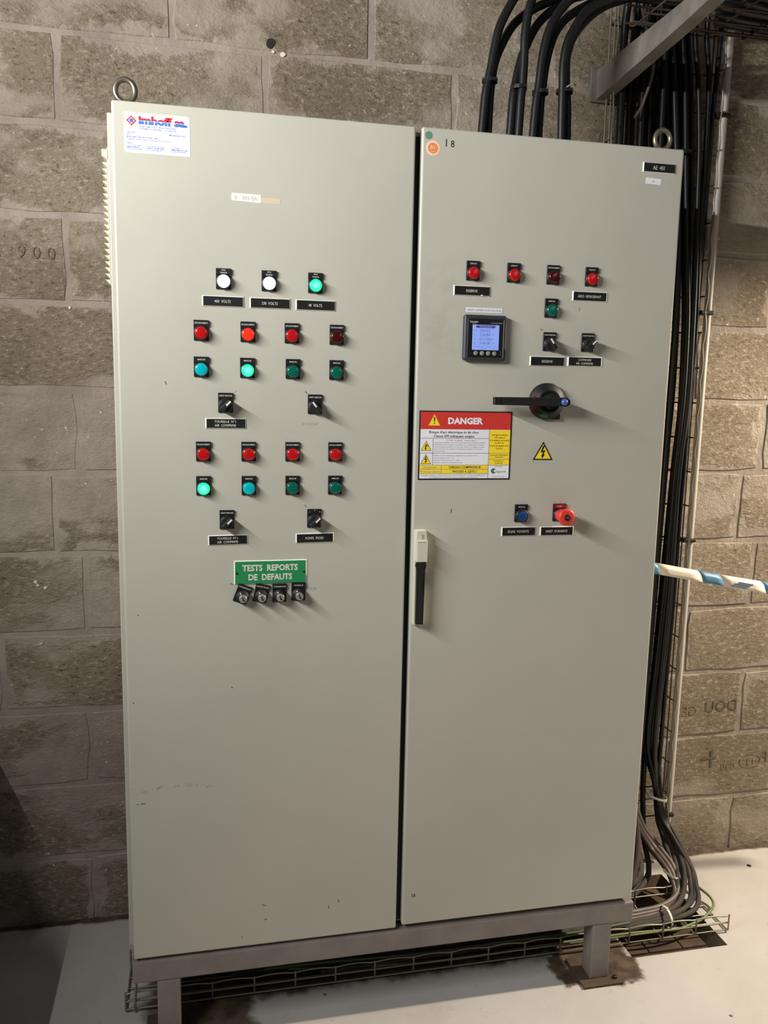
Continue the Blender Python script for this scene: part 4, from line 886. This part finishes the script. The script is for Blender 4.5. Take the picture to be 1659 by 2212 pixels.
for k, p in enumerate(VC):
    r = RAD[k]; p = [(p[0][0], p[0][1] - 0.05, 2.42)] + p[1:]
    if k < 7:
        p = p + [(p[-1][0] - 0.012, p[-1][1] - 0.01, 0.02), (p[-1][0] - 0.020, p[-1][1] - 0.06, -0.10), (p[-1][0] - 0.09, p[-1][1] - 0.14, -0.172), (1.10 - 0.03 * k, .255 - .012 * k, -.188), (.60, .25 - .012 * k, -.192), (TAILX(k), .24 - .010 * k, -.196)]
        lab = ('first', 'second', 'third', 'fourth', 'fifth', 'sixth', 'seventh')[k] + ' black cable from the left in the upright wire tray'
    else:
        t = (k - 7) / 5.0; lo = []
        for (a, b) in zip(IN, OUT): lo.append(tuple(a[i] * (1 - t) + b[i] * t for i in range(3)))
        lo = [(q[0] + (0.022 * (t - 0.6) * math.sin(math.pi * min(1, i / 8))), q[1], q[2]) for i, q in enumerate(lo)]
        dx = (k % 3 - 1) * 0.008; lo = [(q[0] + dx * (1 - i / 10), q[1] + (k % 2) * 0.010, q[2] + (k % 3) * 0.0035) for i, q in enumerate(lo)]
        p = p + [(p[-1][0] * 0.45 + lo[0][0] * 0.55, 0.432, 0.085)] + lo + [(1.05, .15 + .012 * (k - 7), -.197 + (k % 3) * .004), (.65, .145 + .012 * ((k * 3) % 7), -.197), (TAILX(k), .145 + .012 * (k - 7), -.199)]
        lab = ('eighth', 'ninth', 'tenth', 'eleventh', 'twelfth', 'thirteenth')[k - 7] + ' black cable from the left in the upright tray, curving into the floor tray'
    cable('tray_cable', p, r, RUBBER, lab, VG, 9, 5)
for k, (a, b) in enumerate(((1, 2), (2, 3), (3, 4), (4, 5), (5, 6), (6, 8), (8, 9))):
    q = [((u[0] + v[0]) / 2 + 0.002 * math.sin(7 * u[2] + k), 0.4635, u[2]) for u, v in zip(VC[a], VC[b])]
    q = [(q[0][0], 0.40, 2.41)] + q[1:] + [(q[-1][0] - .005, .455, .05), (q[-1][0] - .012, .42, -.09), (q[-1][0] - .05, .33, -.185), (1.2, .248 - .004 * k, -.193), (.6, .247 - .004 * k, -.195)]
    cable('tray_cable', q, 0.0085, RUBBER, ('first', 'second', 'third', 'fourth', 'fifth', 'sixth', 'seventh')[k] + ' from the left of the black cables half hidden at the back of the tray', VG, 8, 5)
cable('tray_cable', [(1.556, .45, 2.40), (1.563, .45, 2.258), (1.560, .449, 2.128), (1.553, .449, 1.958), (1.5505, .449, 1.779), (1.5505, .449, 1.621), (1.5505, .449, 1.466), (1.549, .449, 1.254), (1.549, .449, 1.064), (1.547, .449, .884), (1.547, .449, .643), (1.543, .449, .425), (1.541, .449, .201), (1.540, .445, -0.02), (1.545, .40, -0.10), (1.53, .30, -.18), (1.46, .23, -.195), (1.2, .20, -.198), (.7, .20, -.198)], .0070, RUBBER,
      'thin black cable running alone down the right edge of the upright tray', None, 9, 5)
cable('tray_cable', [(1.27, .40, 2.40), (1.300, .400, 2.25), (1.336, .392, 2.13), (1.318, .40, 2.03), (1.298, .405, 1.99)], .0042, GREYCAB, 'thin grey cable end hanging loose in front of the black cables', None, 7, 6)
# greyish cables low at the corner
GG = 'grey cables dropping behind the cabinet corner'
for k, (dx, m) in enumerate(((0.0, GREYCAB), (0.022, GREYCAB), (0.042, BROWNCAB))):
    cable('tray_cable', [(1.330 + dx * 1.2, .470, 1.30), (1.330 + dx * 1.2, .466, .95), (1.334 + dx * 1.3, .435, .62), (1.340 + dx * 1.4, .408, .46), (1.345 + dx * 1.4, .40, .34), (1.358 + dx * 1.3, .385, .16), (1.372 + dx, .355, .03), (1.365 + dx, .315, -.06), (1.325 + dx, .27, -.135), (1.262 + dx * .6, .235, -.178), (1.10, .215 + dx * .4, -.186), (.7, .21, -.190), (.4, .20, -.192)], .0088, m,
          ('brownish' if m == BROWNCAB else 'grey') + ' cable at the corner sweeping under the cabinet, ' + ('left' if k == 0 else 'middle' if k == 1 else 'right') + ' one of three', GG, 9, 6)
MG = 'brown cables looping into the floor tray'
for k in range(3):
    q = [(a + 0.011 * k - 0.004, b + 0.007 * k, c + 0.006 * k) for a, b, c in MID]
    cable('tray_cable', [(1.366 + .006 * k, .470, 1.25), (1.366 + .006 * k, .468, .8), (1.376 + .01 * k, .450, .42), (1.385 + .01 * k, .43, .22), (1.405 + .012 * k, .425, .09), (1.450 + .010 * k, .405, -.04)] + q + [(1.1, .185 + .008 * k, -.188), (.72, .19, -.190), (.33 + .1 * k, .19, -.192)], (.0088, .0076, .0070)[k], (BROWNCAB, PINKCAB, GREYCAB)[k],
          ('dark brown', 'pinkish brown', 'grey')[k] + ' cable of the inner loop bending into the floor tray', MG, 9, 6)
cable('earth_wire', [(1.530, .464, 1.2), (1.528, .464, .6), (1.532, .458, .2), (1.545, .43, .02), (1.565, .38, -.09), (1.588, .3, -.182), (1.593, .27, -.185), (1.605, .24, -.192), (1.603, .215, -.199), (1.58, .19, -.200), (1.536, .165, -.206), (1.493, .15, -.207), (1.444, .137, -.207), (1.393, .130, -.200), (1.337, .13, -.197), (1.262, .13, -.195), (1.0, .128, -.196), (.86, .126, -.199), (.70, .130, -.200), (.5, .15, -.200), (.36, .17, -.200)], .0040, EARTH, 'green-yellow earth wire winding along the floor tray', None, 8, 6, 'wire')
cable('earth_wire', [(1.30, .150, -.178), (1.15, .142, -.180), (.95, .150, -.186), (.78, .142, -.183), (.62, .150, -.186), (.45, .160, -.186), (.30, .165, -.187)], .0040, EARTHG, 'dull green wire lying on top in the floor tray', None, 8, 6, 'wire')
# ties on the hanging bundles
WG = 'pale ties on the hanging cables'
tie('cable_tie', ring(1.526, .425, .035, .030, .030, -0.25), WHITE, 'white cable tie round the black bundle above the floor opening', WG, .0032)
tie('cable_tie', ring(1.507, .292, -.143, .020, .020, -0.5), WHITE, 'pale cable tie round the inner brown cable loop', WG, .003)
tie('cable_tie', [(1.4255, .175 + .034 * math.cos(t), -.192 + .025 * math.sin(t)) for t in [1.57 + 2 * math.pi * i / 18 for i in range(18)]], WHITE, 'white cable tie round the cables in the floor tray', WG, .003)
for z, x, lab in ((1.3015, 1.4135, 'topmost'), (1.085, 1.397, 'second from top'), (0.9805, 1.385, 'third from top'), (0.7530, 1.367, 'fourth from top'), (0.5090, 1.350, 'lowest')):
    tie('cable_tie', ring(x - 0.012, .420, z, .013, .014, 0.0, 12), WHITE, lab + ' of the small white ties beside the cabinet edge', 'small white ties beside the cabinet edge', .002, .001, [(x, .407, z), (x + .006, .404, z + .001)])
cable('tray_cable', [(1.372, .412, 2.40), (1.378, .413, 2.2), (1.384, .415, 1.95), (1.389, .415, 1.65), (1.396, .415, 1.45), (1.402, .417, 1.30), (1.388, .417, 1.085), (1.374, .417, .98), (1.357, .417, .753), (1.340, .417, .509), (1.330, .415, .30), (1.325, .40, .1), (1.30, .34, -.08), (1.22, .27, -.175), (1.0, .24, -.188)], .0078, RUBBER, 'thin black cable with small white ties beside the cabinet edge', None, 9, 6)
tie('cable_tie', ring(1.414, .437, 1.905, .034, .026, .1), MATTE, 'black tie round the cables behind the right lifting eye', None, .006, .002)
tie('cable_tie', ring(1.462, .437, 1.920, .024, .024, .05), MATTE, 'black tie round the cables right of the right lifting eye', None, .006, .002)

# ------------------------------------------------------------------ floor tray below the cabinet
FT = empty('wire_cable_tray', (0.78, 0.18, FZ), 'low steel wire cable tray on the floor under the cabinet', 'cable tray')
fx0, fx1, fy0, fy1, fz0, fz1 = -0.030, 1.578, 0.108, 0.262, FZ + 0.0045, -0.160
for yy, zz, wv in ((fy0, fz1, 1), (fy0, fz1 - 0.024, 0), (fy0, fz0 + 0.005, 0), (fy1, fz1, 1), (fy1, fz1 - 0.024, 0), (0.146, fz0, 0), (0.185, fz0, 0), (0.224, fz0, 0)):
    n = 130
    pts = [(fx0 + (fx1 - fx0) * i / n, yy, zz + (wv * 0.0045 * abs(math.sin(math.pi * (fx0 + (fx1 - fx0) * i / n + 0.03) / 0.1)) - (0.0045 if wv else 0))) for i in range(n + 1)] if wv else [(fx0, yy, zz), (0.5, yy, zz), (fx1, yy, zz)]
    put('long_wire', MB().tube(pts, 0.0023, 6), WIRE, FT, (0, 0, 0))
ur = MB().tube([(0, fy0, fz1), (0, fy0, fz0 + 0.004), (0, fy0 + 0.004, fz0), (0, fy1 - 0.004, fz0), (0, fy1, fz0 + 0.004), (0, fy1, fz1)], 0.0025, 6).mesh('cross_wire', [WIRE])
for k in range(17): put('cross_wire', None, None, FT, (-0.030 + 0.1005 * k, 0, 0), mesh=ur)
put('hanger_wire', MB().tube([(0.0, 0.095, -0.062), (-0.006, 0.10, -0.155), (-0.010, 0.105, -0.208)], 0.0028, 6), WIRE, FT, (0, 0, 0))

# ------------------------------------------------------------------ overhead tray and its wall bracket
BK = empty('cantilever_bracket', (1.232, WY, 2.09), 'galvanised steel cantilever bracket on the wall above the cabinet corner', 'bracket')
ar = MB(); sec = [(WY - 0.008, 2.052, 2.128), (0.30, 2.066, 2.131), (0.06, 2.086, 2.134), (-0.16, 2.110, 2.137)]
hw = 0.018; th = 0.003
vs = []
for yy, z0, z1 in sec:
    for xx, zz in ((-hw, z0), (hw, z0), (hw, z1), (hw - th, z1), (hw - th, z0 + th), (-hw + th, z0 + th), (-hw + th, z1), (-hw, z1)): vs.append((1.240 + xx, yy, zz))
fs = []
for s_ in range(3):
    for k in range(8): fs.append((s_ * 8 + k, s_ * 8 + (k + 1) % 8, s_ * 8 + 8 + (k + 1) % 8, s_ * 8 + 8 + k))
fs += [tuple(range(8)), tuple(range(31, 23, -1))]
ar.add(vs, fs)
put('arm', ar, GALV, BK, (0, 0, 0))
bp = MB().box(1.205, 1.275, WY - 0.016, WY - 0.008, 2.046, 2.134, 0, 0.001).lathe([(0.008, 0), (0.008, 0.006), (0.006, 0.007)], (1.268, WY - 0.016, 2.10), seg=6)
put('wall_plate', bp, GALV, BK, (0, 0, 0))
OT = empty('wire_cable_tray', (1.7, 0.18, 2.14), 'overhead rusty wire cable tray resting on the bracket at the top right', 'cable tray')
ox0, ox1, oy0, oy1, oz0, oz1 = 1.18, 3.2, -0.10, 0.255, 2.1425, 2.195
for yy, zz in ((oy0, oz1), (oy0, oz0 + 0.012), (oy1, oz1), (oy1, oz0 + 0.012), (oy0 + 0.05, oz0), (oy0 + 0.12, oz0), (oy0 + 0.19, oz0), (oy0 + 0.265, oz0), (oy0 + 0.315, oz0)):
    put('long_wire', MB().tube([(ox0, yy, zz), (2.0, yy, zz), (ox1, yy, zz)], 0.0027, 6), RUSTW, OT, (0, 0, 0))
ou = MB().tube([(0, oy0, oz1), (0, oy0, oz0 + 0.006), (0, oy0 + 0.006, oz0 + 0.005), (0, oy1 - 0.006, oz0 + 0.005), (0, oy1, oz0 + 0.006), (0, oy1, oz1)], 0.0026, 6).mesh('cross_wire', [RUSTW])
for k in range(20): put('cross_wire', None, None, OT, (1.20 + 0.1 * k, 0, 0), mesh=ou)
OG = 'black cables lying in the overhead tray'
for k in range(9):
    yy = oy0 + 0.022 + 0.037 * k
    cable('tray_cable', [(1.36 + 0.02 * (k % 3), yy, oz0 + .028), (1.55, yy + .004 * (k % 2), oz0 + .020), (2.2, yy, oz0 + .020), (3.1, yy, oz0 + .020)], .0125, RUBBER, ('frontmost', 'second', 'third', 'fourth', 'fifth', 'sixth', 'seventh', 'eighth', 'rearmost')[k] + ' black cable in the overhead wire tray, counted from the front', OG, 9, 5)

# ------------------------------------------------------------------ barrier tape
T0, T1 = Vector((1.235, 0.335, 0.826)), Vector((2.35, 0.235, 0.648))
cuts = [0, 0.174, 0.262, 0.345, 0.418, 0.492, 0.575, 0.66, 0.75, 0.83, 0.91, 1.0]
cols = [0, 1, 0, 1, 0, 1, 0, 1, 0, 1, 0]
seg_x = [1.235, 1.372, 1.408, 1.535, 1.600, 1.729, 1.80, 1.92, 1.99, 2.11, 2.18, 2.35]
seg_m = [0, 1, 0, 1, 0, 1, 0, 1, 0, 1, 0]
def tape_pt(x, v):
    t = (x - T0.x) / (T1.x - T0.x); c = T0.lerp(T1, t); c.z -= 0.010 * math.sin(math.pi * t)
    hgt = 0.030 + 0.006 * t; fold = 0.30 + 0.08 * math.sin(x * 9)
    return c + (Vector((0, 0.012 * (1 - v / fold), -hgt * v * 0.75)) if v < fold else Vector((0, -0.004 * (v - fold), -hgt * (fold * 0.75 + (v - fold) * 1.05))))
tb = MB()
for a in range(len(seg_m)):
    nx = 4; V_ = (0, 0.14, 0.30, 0.5, 0.75, 1.0)
    vs, fs = [], []
    for i in range(nx + 1):
        x = seg_x[a] + (seg_x[a + 1] - seg_x[a]) * i / nx
        for v in V_: vs.append(tape_pt(x + 0.010 * v, v) - T0)
    for i in range(nx):
        for j in range(len(V_) - 1):
            q = len(V_); fs.append((i * q + j, i * q + j + 1, (i + 1) * q + j + 1, (i + 1) * q + j))
    tb.add(vs, fs, seg_m[a], True)
for i, (x0, x1, v) in enumerate(((1.655, 1.700, 0.42), (1.640, 1.690, 0.60), (1.632, 1.680, 0.80))):
    a, b, c, d = (tape_pt(x0, v), tape_pt(x1, v), tape_pt(x1 - .003, v + .09), tape_pt(x0 - .003, v + .09))
    off = Vector((0, -0.001, 0)); tb.add([q + off - T0 for q in (d, c, b, a)], [(0, 1, 2, 3)], 2)
tp = put('barrier_tape', tb, [TAPEW, TAPEB, mat('tape_print', (70, 104, 134), 0.5)], None, T0, 'white and blue barrier tape stretched from behind the cabinet to the right', 'tape')
sol = tp.modifiers.new('thickness', 'SOLIDIFY'); sol.thickness = 0.0006; sol.offset = 1.0

# ------------------------------------------------------------------ blue pressure tank at the left edge
TK = empty('pressure_tank', (-0.545, 0.05, FZ), 'blue rounded steel tank on the floor, barely in view at the left edge', 'tank')
R = 0.232
prof = [(0.02, -0.34), (0.09, -0.325), (0.16, -0.29), (0.21, -0.24), (R, -0.18), (R, 0.12), (0.21, 0.18), (0.16, 0.23), (0.09, 0.265), (0.02, 0.28)]
put('shell', MB().lathe([(r, h) for r, h in prof], ax='y', seg=48), BLUET, TK, (-0.545, 0.03, 0.028))
put('unseen_shadow_box', MB().box(-0.74, -0.387, 0.30, 0.486, FZ, 0.312, 0, 0.012), BLUET, TK, (0, 0, 0))  # unseen box added beside the tank to cast the shadow on the wall
for yy in (-0.12, 0.12):
    put('saddle', MB().prism([(-0.18, FZ), (0.18, FZ), (0.16, -0.10), (-0.16, -0.10)], yy - 0.02, yy + 0.02), BLUET, TK, (-0.545, 0, 0))

floor_hole(0.656, -0.085, 0.006); floor_hole(1.848, 0.391, 0.0055)
